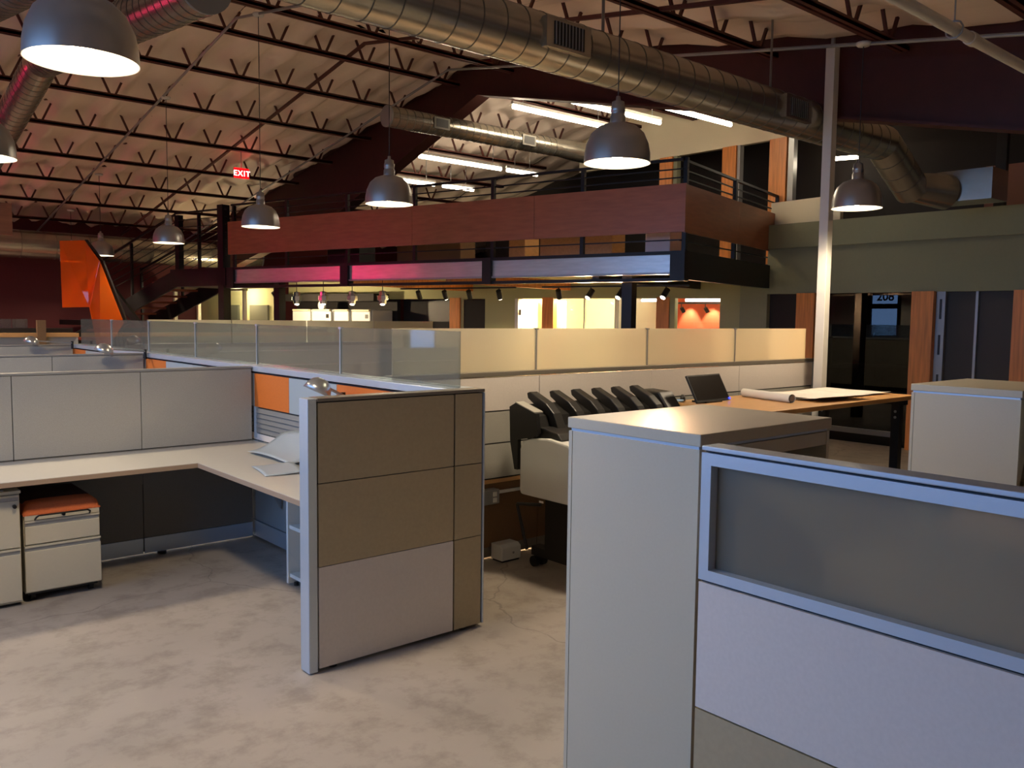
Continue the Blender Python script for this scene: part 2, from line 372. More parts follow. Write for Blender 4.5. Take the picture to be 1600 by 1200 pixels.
for x in (1.93, 2.7): MB().tube((x, 3.527, 0), (x, 3.527, .03), .022, 12).build('glide', black, w)
# spine with glass
sp = thing('spine_partition', 'long cubicle spine wall with orange tiles and clear glass screens on top', 'partition', (2.71, 7.3, 0))
SY0, SY1 = 3.572, 11.05
box('core', darkgap, sp, 2.645, 2.785, SY0, SY1, .03, 1.235)
box('top_rail', silver, sp, 2.622, 2.808, SY0, SY1, 1.243, 1.285, bevel=.004)
bays = [3.572, 4.74, 5.96, 7.18, 8.40, 9.62, 11.05]
for i, (a, b) in enumerate(zip(bays, bays[1:])):
    c = b-.56 if i % 2 else a+.62
    for lo, hi, mm in (((a, c, bluegrey), (c, b, orange)) if i % 2 else ((a, a+.10, bluegrey), (a+.10, b, orange)) if i == 0 else ((a, c, bluegrey), (c, b, bluegrey))):
        tilerow(sp, mm, 'y', 2.645, lo[0] if isinstance(lo, tuple) else lo, hi, .985, 1.228)
    for k in range(5):                     # tool rail slats
        z = .80+k*.036
        MB().hexa([(2.622, a+.05, z), (2.645, a+.05, z), (2.645, b-.05, z), (2.622, b-.05, z), (2.634, a+.05, z+.031), (2.645, a+.05, z+.031), (2.645, b-.05, z+.031), (2.634, b-.05, z+.031)]).build('slat', steel, sp)
    box('upright', silver, sp, 2.625, 2.645, b-.045, b-.005, .76, .985)
    tilerow(sp, offw, 'y', 2.645, a, b, .742, .79)
    tilerow(sp, bluegrey, 'y', 2.645, a, b, .14, .735)
    box('base_cover', silver, sp, 2.625, 2.645, a+.004, b-.004, .02, .135)
    tilerow(sp, fabric, 'y', 2.785, a, b, .14, 1.228, out=1)
gl = [3.566, 4.82, 6.07, 7.31, 8.52, 9.74, 10.95]
for a, b in zip(gl, gl[1:]): box('glass_screen', clear, sp, 2.704, 2.716, a+.006, b-.006, 1.286, 1.583)
for y in gl[1:-1]:
    box('glass_clip', silver, sp, 2.700, 2.720, y-.004, y+.004, 1.286, 1.578)
    box('clip_cap', silver, sp, 2.698, 2.722, y-.014, y+.014, 1.572, 1.586)
# row partitions
def row(y, x0, label, below=True):
    t = thing('row_partition', label, 'partition', (1, y+.04, 0))
    box('core', darkgap, t, x0, 2.612, y+.012, y+.07, .03, 1.262)
    box('top_cap', steel, t, x0, 2.616, y-.002, y+.084, 1.264, 1.280, bevel=.004)
    xs = [x0]+[x for x in (-.46, .30, 1.07, 1.832) if x > x0+.2]+[2.612]
    for a, b in zip(xs, xs[1:]):
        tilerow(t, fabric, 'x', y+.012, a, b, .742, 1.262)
        tilerow(t, fabric_shade, 'x', y+.012, a, b, .128, .738)
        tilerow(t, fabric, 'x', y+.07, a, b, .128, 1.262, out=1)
        box('base_cover', silver, t, a+.004, b-.004, y+.002, y+.012, .02, .124)
        MB().tube((a+.12, y+.01, 0), (a+.12, y+.01, .02), .03, 12).build('glide', black, t)
        box('slotted_upright', steel, t, b-.012, b+.0, y+.002, y+.012, .5, .62)
    return t
row(5.96, -1.22, 'grey fabric cubicle partition behind the white desk')
row(8.40, -1.22, 'grey fabric cubicle partition, second row back with a task lamp above it')
row(11.0, -1.22, 'grey fabric cubicle partition, farthest row at left')
# worktop
wt = thing('worktop', 'pale L-shaped corner worktop along the grey partition', 'desk', (2.2, 5.4, .7))
MB().prism([(-1.2, 5.245, .706), (1.945, 5.245, .706), (1.945, 3.60, .706), (2.622, 3.60, .706), (2.622, 5.955, .706), (-1.2, 5.955, .706)], (0, 0, .027)).build('top', deskm, wt)
MB().box(-1.2, 1.947, 5.241, 5.246, .704, .730).box(1.941, 1.946, 3.60, 5.243, .704, .730).build('edge_band', edge, wt)
MB().prism([(2.62, 5.5, .70), (2.15, 5.5, .70), (2.15, 5.5, .675), (2.55, 5.5, .42), (2.62, 5.5, .30)], (0, .02, 0)).build('bracket', steel, wt)
# bookcase below the return
bc = thing('bookcase', 'low white open bookcase under the worktop return', 'bookcase', (2.45, 4.2, 0))
box('side_panel', white, bc, 2.30, 2.61, 4.745, 4.768, .02, .70); box('side_panel', white, bc, 2.30, 2.61, 3.62, 3.643, .02, .70)
box('back_panel', white, bc, 2.60, 2.618, 3.62, 4.768, .02, .70)
for z in (.06, .36, .66): box('shelf', white, bc, 2.31, 2.60, 3.643, 4.745, z, z+.022)
for y in (3.65, 4.74): MB().tube((2.35, y, 0), (2.35, y, .025), .015, 8).build('glide', black, bc)
# filing pedestals
def drawer(t, x0, x1, y, z0, z1, lock=None):
    d = box('drawer', beige, t, x0+.004, x1-.004, y-.018, y, z0+.003, z1-.036, bevel=.003)
    box('pull_recess', steel, d, x0+.006, x1-.006, y-.010, y, z1-.036, z1-.014)
    MB().box(x0+.004, x1-.004, y-.020, y, z1-.014, z1-.003).build('pull_lip', beige, d)
    return d
def lock(t, x, y, z): MB().tube((x, y-.026, z), (x, y, z), .010, 12).build('lock', blacks, t)
f1 = thing('file_cabinet', 'beige two drawer file cabinet at the left edge under the worktop', 'file cabinet', (.75, 5.6, 0))
box('body', beige, f1, .52, .985, 5.375, 5.93, .02, .645); box('top', beige, f1, .515, .99, 5.355, 5.94, .645, .662, bevel=.003)
drawer(f1, .52, .985, 5.375, .03, .335); drawer(f1, .52, .985, 5.375, .335, .64); lock(f1, .955, 5.357, .575)
MB().path([(.90, 5.40, .664), (.90, 5.34, .672), (.82, 5.34, .68), (.82, 5.40, .67)], .004).build('tie_wire', steel, f1)
box('plinth', black, f1, .53, .975, 5.40, 5.92, 0, .02)
f2 = thing('mobile_pedestal', 'mobile drawer pedestal with rust seat cushion under the worktop', 'file cabinet', (1.2, 5.65, 0))
box('body', beige, f2, 1.004, 1.405, 5.395, 5.92, .055, .512)
d = box('drawer', beige, f2, 1.008, 1.401, 5.377, 5.395, .478, .512); lock(d, 1.205, 5.380, .497)
drawer(f2, 1.004, 1.405, 5.395, .335, .478); drawer(f2, 1.000, 1.409, 5.393, .06, .335)
MB().path([(1.06, 5.377, .480), (1.063, 5.352, .497), (1.075, 5.347, .507), (1.33, 5.347, .507), (1.345, 5.352, .497), (1.348, 5.377, .480)], .005).build('bail_handle', blacks, f2)
def cush(u, v):
    x = 1.0+u*.408; y = 5.375+v*.545; e = min(u, 1-u)*.408; k = min(v, 1-v)*.545; d = min(e, k)
    return (x, y, .512+.055*min(1, (max(d, 0)/.03))**.5+.012*min(1, d/.15))
cb = MB().grid(cush, 24, 24).box(1.0, 1.408, 5.375, 5.92, .506, .513).build('cushion', cushion, f2)
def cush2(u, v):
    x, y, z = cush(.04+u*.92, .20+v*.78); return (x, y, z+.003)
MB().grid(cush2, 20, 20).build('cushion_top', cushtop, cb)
for x in (1.05, 1.36):
    for y in (5.45, 5.87): MB().tube((x-.012, y, .026), (x+.012, y, .026), .026, 14).build('caster', blackr, f2)
box('chassis', black, f2, 1.02, 1.39, 5.41, 5.91, .04, .056)
# task lamps on the spine
def task(head, clamp, label):
    t = thing('task_lamp', label, 'lamp', clamp, 'silver task lamps on the spine')
    h = Vector(head); c = Vector(clamp)
    MB().tube(c+Vector((.0, 0, -.06)), c+Vector((0, 0, .03)), .014, 10).build('clamp_post', blacks, t)
    MB().bar(c+Vector((0, 0, .01)), h+Vector((.05, 0, .03)), .022, .012).build('arm', steel, t)
    prof = [(.003, .085), (.03, .082), (.055, .066), (.075, .035), (.085, 0), (.081, 0), (.07, .034), (.05, .062), (.003, .078)]
    rot = Matrix.Rotation(R(24), 3, 'Y') @ Matrix.Rotation(R(8), 3, 'X'); m = MB().lathe(prof, (0, 0, 0), 28)
    m.v = [rot @ v + h for v in m.v]; sh = m.build('lamp_shade', dome, t)
    b = MB().lathe([(.001, .06), (.02, .055), (.03, .035), (.026, .012), (.001, .004)], (0, 0, 0), 16); b.v = [rot @ v + h for v in b.v]; b.build('bulb', black, sh)
    MB().tube(h+Vector((.03, 0, .045)), h+Vector((.075, 0, .02)), .014, 10).build('knuckle', steel, t)
task((2.20, 8.18, 1.30), (2.60, 8.30, 1.29), 'silver dome task lamp on an arm above the second row partition')
task((2.15, 10.82, 1.30), (2.60, 10.92, 1.29), 'silver dome task lamp on an arm above the farthest row, at left')
task((2.38, 4.52, 1.21), (2.60, 4.60, 1.16), 'silver dome task lamp half hidden behind the tan end panel')
# sheets lying at the tool rail
def sheet(name, c, ax, ay, lx, ly, curl, label, tilt=.25):
    ax = Vector(ax).normalized(); ay = Vector(ay).normalized()
    def fn(u, v):
        p = Vector(c)+ax*((u-.5)*lx)+ay*((v-.5)*ly); p.z += curl*math.sin(3.1*u)*(.4+v)+tilt*ly*v*v
        return p
    o = MB().grid(fn, 10, 8).build(name, film, None); s = o.modifiers.new('thick', 'SOLIDIFY'); s.thickness = .0015
    return tag(o, label, 'sheet')
sheet('plastic_sheet', (2.47, 5.12, .745), (0, 1, 0), (1, .1, 0), .62, .26, .03, 'larger curled grey plastic sheet leaning on the tool rail over the desk', .4)
sheet('plastic_sheet', (2.22, 4.72, .737), (.2, 1, 0), (1, -.2, 0), .36, .22, .012, 'smaller flat grey plastic sheet lying on the desk return', .05)

# towers and near screens
def tower(x0, y0, label):
    t = thing('storage_tower', label, 'cabinet', (x0+.38, y0+.28, 0)); x1, y1 = x0+.765, y0+.565
    box('body', beige, t, x0+.004, x1, y0+.26, y1, .02, 1.262)
    box('side_panel', beige, t, x0, x0+.018, y0+.002, y1-.018, .02, 1.264); box('back_edge', beige, t, x0-.001, x0+.018, y1-.016, y1, .02, 1.264)
    box('side_panel', beige, t, x1-.018, x1, y0+.002, y1, .02, 1.264)
    box('lid_gap', silver, t, x0+.006, x1-.006, y0+.008, y1-.006, 1.264, 1.274)
    box('top', beige, t, x0-.004, x1+.004, y0-.004, y1+.004, 1.274, 1.312, bevel=.003)
    box('header', beige, t, x0+.018, x1-.018, y0+.004, y0+.02, 1.215, 1.262)
    MB().prism([(x0+.018, y0+.004, 1.215), (x0+.20, y0+.004, 1.215), (x0+.018, y0+.004, .72)], (0, .016, 0)).build('gusset', beige, t)
    box('front_edge', beige, t, x0+.018, x1-.018, y0+.004, y0+.02, .02, .70)
    for z in (.70, .98): box('shelf', beige, t, x0+.018, x1-.018, y0+.02, y0+.26, z, z+.018)
    for dx in (.05, .71): MB().tube((x0+dx, y0+.28, 0), (x0+dx, y0+.28, .025), .02, 10).build('glide', black, t)
    return t
t1 = tower(2.105, 1.567, 'tall beige storage tower standing nearest the camera')
copy_tree(t1, Vector((4.85+.38, 1.60+.28, 0)), 'tall beige storage tower farther right beyond the drawing table')
def screen(label):
    t = thing('screen_panel', label, 'partition', (2.08, 0, 0))
    y0, y1, x0, x1 = -1.6, 1.512, 2.04, 2.118
    box('core', darkgap, t, x0+.012, x1-.012, y0, y1-.004, .02, .888)
    box('top_cap', silver, t, x0-.001, x1+.001, y0, y1, 1.278, 1.292, bevel=.003)
    f = MB(); f.box(x0, x1, y0, y1, 1.236, 1.272).box(x0, x1, y0, y1, .893, .925).box(x0, x1, y1-.034, y1, .925, 1.236).box(x0, x1, y0, y0+.034, .925, 1.236)
    f.build('frame', silver, t)
    box('gasket', darkgap, t, x0+.02, x1-.02, y0, y1, 1.270, 1.28)
    box('frosted_pane', frost2, t, x0+.034, x0+.044, y0+.034, y1-.034, .925, 1.236)
    for k in range(2):
        a, b = (y0, -.05) if k else (-.05, y1)
        tilerow(t, offw, 'y', x0+.012, a, b, .502, .886); tilerow(t, tan2, 'y', x0+.012, a, b, .02, .498)
        tilerow(t, fabric, 'y', x1-.012, a, b, .02, .886, out=1)
    for y in (1.4, -1.4): MB().tube((2.08, y, 0), (2.08, y, .025), .02, 10).build('glide', black, t)
    return t
s1 = screen('near partition with framed frosted pane over white and tan tiles')
copy_tree(s1, Vector((2.08+2.745, .03, 0)), 'partition with framed frosted pane at the right edge beside the far tower')

# ------------------------------------------------------------------ back run with frosted glass
b = thing('back_partition', 'long low grey partition with frosted glass screens behind the plotter', 'partition', (5.3, 4.47, 0))
BX0, BX1 = 2.83, 7.72
box('core', darkgap, b, BX0, BX1, 4.442, 4.50, .03, 1.25)
box('top_rail', capm, b, BX0, BX1+.02, 4.425, 4.515, 1.258, 1.290, bevel=.004)
bx = [BX0, 4.07, 5.28, 6.49, BX1]
for a, c in zip(bx, bx[1:]):
    for z0, z1, mm in ((1.026, 1.252, offw), (.806, 1.018, fabric), (.565, .798, fabric)): tilerow(b, mm, 'x', 4.442, a, c, z0, z1)
    tilerow(b, brownw, 'x', 4.442, a, c, .09, .528)
    box('wood_strip', woodtop, b, a, c, 4.424, 4.442, .530, .556)
    tilerow(b, fabric, 'x', 4.50, a, c, .09, 1.25, out=1)
    box('base_cover', capm, b, a+.003, c-.003, 4.436, 4.506, .02, .088)
    MB().tube((a+.1, 4.47, 0), (a+.1, 4.47, .03), .02, 10).build('glide', black, b)
box('end_post', silver, b, BX1, BX1+.03, 4.43, 4.51, .02, 1.29)
gx = [2.86, 4.065, 5.265, 6.46, 7.64]
for a, c in zip(gx, gx[1:]): box('frosted_screen', frost, b, a+.006, c-.006, 4.462, 4.472, 1.29, 1.583)
for x in gx[1:-1]: box('glass_clip', steel, b, x-.005, x+.005, 4.458, 4.476, 1.29, 1.58)
for x in gx[1:-1]: box('clip_cap', steel, b, x-.016, x+.016, 4.456, 4.478, 1.574, 1.586)
ob = thing('outlet_box', 'small metal outlet box with white raceway on the brown partition base', 'outlet', (3.58, 4.41, .43))
box('box', steel, ob, 3.50, 3.66, 4.365, 4.43, .40, .50, bevel=.006)
for z in (.415, .455): box('socket', whitep, ob, 3.60, 3.63, 4.358, 4.366, z, z+.03)
box('raceway', whitep, ob, 3.66, 4.3, 4.415, 4.43, .455, .475)
pb = thing('floor_box', 'small white power box on the floor by the brown partition base', 'outlet', (3.72, 4.38, 0))
MB().prism([(3.64, 4.31, .012), (3.64, 4.43, .012), (3.64, 4.43, .12), (3.64, 4.34, .12), (3.64, 4.31, .10)], (.17, 0, 0)).build('housing', whitep, pb, .006)
MB().tube((3.74, 4.306, .06), (3.74, 4.312, .06), .008, 10).build('socket', steel, pb)
box('base', blackr, pb, 3.65, 3.80, 4.32, 4.42, 0, .013)
# second frosted run further back
b2 = thing('far_partition', 'distant low partition with frosted glass below the mezzanine', 'partition', (5.5, 10.5, 0))
box('core', fabric, b2, 3.3, 7.45, 10.44, 10.52, .02, 1.25); box('top_rail', capm, b2, 3.3, 7.45, 10.43, 10.53, 1.25, 1.29)
for a in range(4): box('frosted_screen', frost, b2, 3.31+a*1.035, 3.31+a*1.035+1.02, 10.47, 10.48, 1.29, 1.583)
# steel post by the run
po = thing('white_post', 'slender white square post rising to the roof at the partition end', 'post', (7.5, 4.22, 0))
box('shaft', white, po, 7.455, 7.545, 4.175, 4.265, .012, zj(4.2)+.08, bevel=.004); box('base_plate', white, po, 7.42, 7.58, 4.155, 4.29, 0, .012)
MB().tube((7.5, 4.22, zj(4.2)+.08), (7.5, 4.22, zj(4.2)+.15), .02, 8).build('top_stem', steel, po)

# ------------------------------------------------------------------ plotter
p = thing('plotter', 'wide format plotter with black stacker ribs and white body on a black stand', 'printer', (4.3, 3.95, 0))
px0, px1 = 3.66, 5.05
prof = [(4.165, .52), (4.15, .50), (3.62, .50), (3.58, .55), (3.56, .70), (3.60, .80), (3.72, .875), (3.90, .895), (4.06, .88), (4.14, .85), (4.165, .80)]
MB().prism([(px0, y, z) for y, z in prof], (.26, 0, 0)).build('end_cover', whitep, p, .012)
MB().prism([(px1-.2, y, z) for y, z in prof], (.2, 0, 0)).build('end_cover', whitep, p, .012)
prof2 = [(4.09, .52), (3.64, .52), (3.60, .70), (3.64, .79), (3.74, .85), (4.0, .85), (4.09, .8)]
MB().prism([(px0+.26, y, z) for y, z in prof2], (px1-px0-.46, 0, 0)).build('body', whitep, p)
MB().prism([(px0+.03, 3.80, .885), (px0+.03, 4.02, .87), (px0+.03, 4.10, .86), (px0+.03, 4.12, .95), (px0+.03, 3.98, .955), (px0+.03, 3.84, .93)], (px1-px0-.06, 0, 0)).build('roll_cover', black, p, .01)
MB().prism([(px0-.012, 4.175, .66), (px0-.012, 4.205, .66), (px0-.012, 4.25, .84), (px0-.012, 4.26, 1.07), (px0-.012, 4.20, 1.10), (px0-.012, 4.00, 1.045), (px0-.012, 3.98, .92), (px0-.012, 4.02, .89), (px0-.012, 4.175, .86)], (.03, 0, 0)).build('side_plate', black, p)
MB().prism([(px0+.02, 4.08, .86), (px0+.02, 4.22, .90), (px0+.02, 4.255, 1.06), (px0+.02, 4.205, 1.085), (px0+.02, 4.05, 1.02), (px0+.02, 4.00, .93)], (px1-px0-.02, 0, 0)).build('stacker_tray', black, p)
MB().prism([(px0-.014, 4.01, 1.049), (px0-.014, 4.20, 1.101), (px0-.014, 4.20, 1.107), (px0-.014, 4.01, 1.055)], (.075, 0, 0)).build('tray_edge', fabric, p)
for k in range(6):
    x = px0+.13+k*.205
    MB().prism([(x, 3.93, .93), (x, 3.985, 1.04), (x, 4.06, 1.10), (x, 4.22, 1.165), (x, 4.25, 1.155), (x, 4.24, 1.12), (x, 4.12, 1.05), (x, 4.03, .95)], (.07, 0, 0)).build('stacker_rib', black, p, .006)
MB().prism([(px1-.13, 3.90, .93), (px1-.13, 4.05, 1.12), (px1-.13, 4.24, 1.13), (px1-.13, 4.26, .9)], (.16, 0, 0)).build('stacker_end', black, p, .01)
for x in (px0+.10, px1-.22):
    lg = box('leg', black, p, x, x+.10, 3.74, 4.02, .10, .51)
    box('foot', black, p, x+.01, x+.09, 3.50, 4.16, .075, .135)
    for y in (3.54, 4.13):
        MB().tube((x-.0, y, .036), (x+.03, y, .036), .036, 16).tube((x+.07, y, .036), (x+.10, y, .036), .036, 16).build('caster', blackr, p)
box('crossbar', black, p, px0+.2, px1-.22, 3.86, 3.90, .22, .26)
MB().path([(px0+.06, 4.15, .12), (px0+.03, 4.22, .42), (px0+.10, 4.06, .43)], .011).build('catch_arm', black, p)
box('badge', paper, p, px0-.001, px0+.0, 3.93, 3.97, .475, .488)

# ------------------------------------------------------------------ drawing table
TZ = 1.03
t = thing('drawing_table', 'high maple topped drawing table on black steel frame', 'table', (6.3, 3.7, 0))
box('top', woodtop, t, 5.12, 7.42, 3.27, 4.148, TZ-.035, TZ, bevel=.003)
for x in (5.3, 7.29):
    for y in (3.37, 4.05):
        box('leg', blacks, t, x-.035, x+.035, y-.035, y+.035, 0, TZ-.08)
        for z in (.84, .89): MB().tube((x-.039, y, z), (x-.034, y, z), .012, 8).build('bolt', steel, t)
    for z, mm in ((.66, steel), (.30, blacks)): box('side_rail', mm, t, x-.02, x+.02, 3.405, 4.015, z, z+.045)
    box('top_bracket', blacks, t, x-.04, x+.04, 3.30, 4.12, TZ-.08, TZ-.035)
box('shelf', mat('grey_shelf', (120, 110, 98), .6), t, 5.32, 7.27, 3.42, 4.0, .345, .365)
lp = thing('monitor', 'black flat monitor tilted back on the drawing table', 'monitor', (5.35, 3.9, TZ))
MO = Vector((5.16, 3.876, TZ+.012)); MU = Vector((.997, .075, 0)).normalized(); MQ = Vector((-.075, .997, 0)).normalized()
def mon(a, b, c):   # a along the width, b up the screen, c towards the back
    up = Vector((0, 0, 1))*math.cos(R(28))+MQ*math.sin(R(28)); nn = MQ*math.cos(R(28))-Vector((0, 0, 1))*math.sin(R(28))
    return MO+MU*a+up*b+nn*c
MB().fbox(lambda a, b, z: mon(a, z, b), 0, .46, 0, .016, 0, .221).build('housing', black, lp)
MB().fbox(lambda a, b, z: mon(a, z, b), .012, .448, -.0015, -.0003, .016, .210).build('display', mat('dark_screen', (34, 31, 29), .25), lp)
MB().fbox(lambda a, b, z: mon(a, z, b), .444, .46, -.006, .0, .002, .016).build('power_light', mat('blue_led', (40, 40, 255), .4, emit=(40, 50, 255), es=4), lp)
MB().box(5.28, 5.48, 3.885, 4.02, TZ, TZ+.012).build('stand_base', black, lp)
MB().bar((5.38, 3.99, TZ+.01), (5.38, 3.95, TZ+.10), .05, .012).build('stand_neck', black, lp)
def dsheet(c, ang, lx, ly, lift, label):
    def fn(u, v):
        a, q = (u-.5)*lx, (v-.5)*ly; e = max(0, .12-v)*lift*6+max(0, u-.9)*lift*3
        return (c[0]+a*math.cos(ang)-q*math.sin(ang), c[1]+a*math.sin(ang)+q*math.cos(ang), c[2]+e+.006*math.sin(9*u)*math.sin(5*v)**2*(lift > 0))
    o = MB().grid(fn, 24, 14).build('drawing_sheet', paper, None); q = o.modifiers.new('thick', 'SOLIDIFY'); q.thickness = .001
    tag(o, label, 'paper')
dsheet((6.74, 3.80, TZ+.009), R(-3), 1.24, .62, .012, 'large white drawing sheet spread over the table top')
dsheet((6.42, 3.60, TZ+.026), R(-8), .66, .50, .02, 'smaller curling drawing sheet on top of the large one')
rl = thing('paper_roll', 'rolled white drawing beside the black monitor', 'paper roll', (5.93, 3.8, TZ))
ra, rb = Vector((6.02, 4.06, TZ+.034)), Vector((5.86, 3.52, TZ+.034))
MB().tube(ra, rb, .033, 20, caps=False).build('roll', paper, rl)
MB().tube(ra+(rb-ra)*.002, ra+(rb-ra)*.998, .024, 20).build('roll_inner_shade', mat('shade_paper', (120, 112, 104), .8), rl)  # shade inside the roll, put into a darker paper colour
tb = thing('tape_dish', 'pale blue dish with a dark bottle at the near end of the table', 'dish', (5.19, 4.085, TZ))
MB().lathe([(.001, .0), (.04, .0), (.05, .016), (.047, .016), (.038, .005), (.001, .005)], (5.19, 4.085, TZ), 24).build('dish', mat('pale_blue_plastic', (150, 180, 215), .4), tb)
MB().lathe([(.001, .05), (.012, .05), (.014, .035), (.02, .03), (.02, 0), (.001, 0)], (5.27, 4.10, TZ), 14).build('bottle', black, tb)

# ------------------------------------------------------------------ pendant lamps
LZ = 2.62
def pendant(loc, label):
    t = thing('pendant_lamp', label, 'lamp', loc, 'dome pendant lamps')
    x, y, z = loc
    out = [(.206, 0), (.203, .06), (.192, .12), (.165, .18), (.12, .222), (.06, .243), (.045, .246)]
    inn = [(.045, .238), (.058, .236), (.117, .215), (.16, .175), (.187, .118), (.198, .058), (.201, .002), (.206, 0)]
    sh = MB().lathe(out, loc, 48).build('lamp_shade', dome, t)
    MB().lathe(inn, loc, 48).build('enamel_lining', domein, sh)
    MB().lathe([(.048, .244), (.047, .29), (.043, .292), (.042, .31), (.045, .312), (.044, .345), (.040, .347), (.038, .375), (.015, .385), (.012, .41), (.004, .41)], loc, 24).build('socket_housing', dome, t)
    MB().lathe([(.001, .02), (.03, .03), (.045, .06), (.045, .09), (.03, .14), (.022, .20), (.02, .235)], loc, 20).build('bulb', bulbm, t)
    top = zj(y)-.045
    MB().tube((x, y, z+.40), (x, y, top), .004, 6).build('cord', black, t)
    MB().lathe([(.004, -.012), (.05, -.008), (.062, .006), (.062, .02), (.004, .02)], (x, y, top), 20).build('canopy', white, t)
    l = point('pendant_light', (x, y, z+.01), LAMP_W, WARM, .05)
    l.data.type = 'SPOT'; l.data.spot_size = R(150); l.data.spot_blend = .5; l.data.shadow_soft_size = .12
    return t
for (x, y), lab in {(.93, 3.64): 'aluminium dome pendant lamp nearest the camera, at upper left', (4.0, 3.67): 'aluminium dome pendant lamp in front of the mezzanine corner', (4.05, 6.36): 'aluminium dome pendant lamp before the middle of the mezzanine fascia',
        (4.09, 9.04): 'aluminium dome pendant lamp at the left end of the mezzanine fascia', (4.12, 12.06): 'aluminium dome pendant lamp hanging beside the black stairs', (7.03, 3.68): 'aluminium dome pendant lamp right of the slender white post',
        (4.2, 15.6): 'aluminium dome pendant lamp half hidden behind the orange acrylic', (4.3, 17.9): 'small distant aluminium dome pendant lamp against the red wall', (1.0, 6.3): 'aluminium dome pendant lamp cut off by the left edge of the picture',
        (1.0, 9.04): 'added unseen aluminium dome pendant lamp left of the second cubicle row', (1.0, 12.06): 'added unseen aluminium dome pendant lamp over the counter at left', (1.0, 15.6): 'added unseen aluminium dome pendant lamp beyond the counter at left', (-1.9, 12.06): 'added unseen aluminium dome pendant lamp nearest the entrance door'}.items():  # these four are unseen, added along the grid to brighten the ceiling
    pendant((x, y, LZ), lab)

# ------------------------------------------------------------------ ducts
def duct(pts, r, name, label, rings=.3, caps=(1, 1), cat='duct', vent=()):
    pts = [Vector(q) for q in pts]; t = thing(name, label, cat, pts[0])
    m = MB()
    for a, c in zip(pts, pts[1:]): m.tube(a, c, r, 28, caps=False)
    o = m.build('duct_body', galv, t)
    for q in pts[1:-1]:
        bm = MB().lathe([(r*math.sin(k*math.pi/10), r*math.cos(k*math.pi/10)) for k in range(11)], q, 24); bm.build('elbow', galv, t)
    sm = MB()
    for a, c in zip(pts, pts[1:]):
        d = c-a; n = max(1, int(d.length/rings)); dd = d.normalized()
        for k in range(1, n): q = a+d*(k/n); sm.tube(q-dd*.003, q+dd*.003, r+.0028, 28, caps=True)
    s_ = sm.build('spiral_seams', galvd, o); s_['kind'] = 'stuff'
    if caps[0]: d = (pts[1]-pts[0]).normalized(); MB().tube(pts[0]-d*.01, pts[0]+d*.02, r+.004, 28).build('end_cap', steel, t)
    if caps[1]: d = (pts[-1]-pts[-2]).normalized(); MB().tube(pts[-1]-d*.02, pts[-1]+d*.01, r+.004, 28).build('end_cap', steel, t)
    return t
DY, DZ, DR = 4.48, 3.565, .185
d1 = duct([(1.5, DY, DZ), (9.05, DY, DZ), (9.75, DY-.02, DZ-.42)], DR, 'supply_duct', 'big spiral supply duct crossing overhead from the camera side to the green wall', .19, (1, 0))
MB().tube((9.70, DY-.02, 3.17), (10.15, 4.25, 3.14), .16, 24, r1=.2).build('transition', galv, d1)
MB().fbox(lambda a, b_, z: (a, b_, z), 10.10, 10.55, 3.75, 4.5, 3.02, 3.36).build('plenum', galv, d1)
for x in (4.15, 7.05):
    g = MB().box(x-.20, x+.22, DY-DR-.02, DY-DR+.05, DZ-.10, DZ+.10).build('grille_boot', galv, d1)
    box('grille', black, g, x-.13, x+.15, DY-DR-.026, DY-DR-.018, DZ-.075, DZ+.075)
    for k in range(9): box('louvre', steel, g, x-.125+k*.031, x-.118+k*.031, DY-DR-.032, DY-DR-.024, DZ-.075, DZ+.075)
for x in (2.3, 4.7, 6.9): MB().bar((x, DY, DZ+DR), (x, DY, zj(DY)+.3), .03, .004).build('hanger_strap', steel, d1)
d2_ = duct([(6.2, 9.8, 4.285), (9.3, 9.8, 4.30)], .137, 'supply_duct', 'smaller spiral duct above the mezzanine under the fluorescent tubes', .12, (1, 0))
MB().tube((9.3, 9.8, 4.30), (9.6, 9.8, 4.30), .137, 8, r1=.16).tube((9.6, 9.8, 4.30), (10.4, 9.8, 4.28), .16, 8).build('transition', galv, d2_)
for x in (7.0, 8.6):
    box('grille', black, d2_, x-.10, x+.10, 9.8-.150, 9.8-.125, 4.235, 4.345)
    MB().box(x-.13, x+.13, 9.8-.146, 9.8-.08, 4.215, 4.365).build('grille_boot', galvd, d2_)
duct([(2.22, 5.7, 3.80), (2.25, 10.35, 4.32), (2.27, 13.4, 3.76), (2.29, 16.5, 3.22)], .17, 'supply_duct', 'spiral duct following the roof slope at upper left behind the nearest lamp', .14, (1, 1))
duct([(1.18, 4.95, 3.51), (1.20, 10.3, 4.35)], .17, 'supply_duct', 'spiral duct cut by the top left corner', .14, (1, 1))
duct([(-2.5, 18.9, 3.0), (8.5, 18.9, 2.95)], .27, 'supply_duct', 'wide grey duct running along the far red wall', .6, (1, 1))
pv = thing('sprinkler_main', 'white pipe hung under the roof at upper right', 'pipe', (6, 2.2, 3.3))
d_ = MB().tube((2.2, 2.2, 3.355), (7.52, 2.2, 3.355), .033, 14).build('pipe', white, pv)
MB().tube((5.46, 2.2, 3.355), (5.53, 2.2, 3.355), .040, 14).build('coupling', white, pv)
MB().path([Vector((5.25, 2.2+.05*math.sin(k*.7), 3.355+.05*math.cos(k*.7))) for k in range(10)], .005, 6).tube((5.25, 2.2, 3.405), (5.25, 2.2, 3.95), .005, 6).build('hanger', steel, pv)

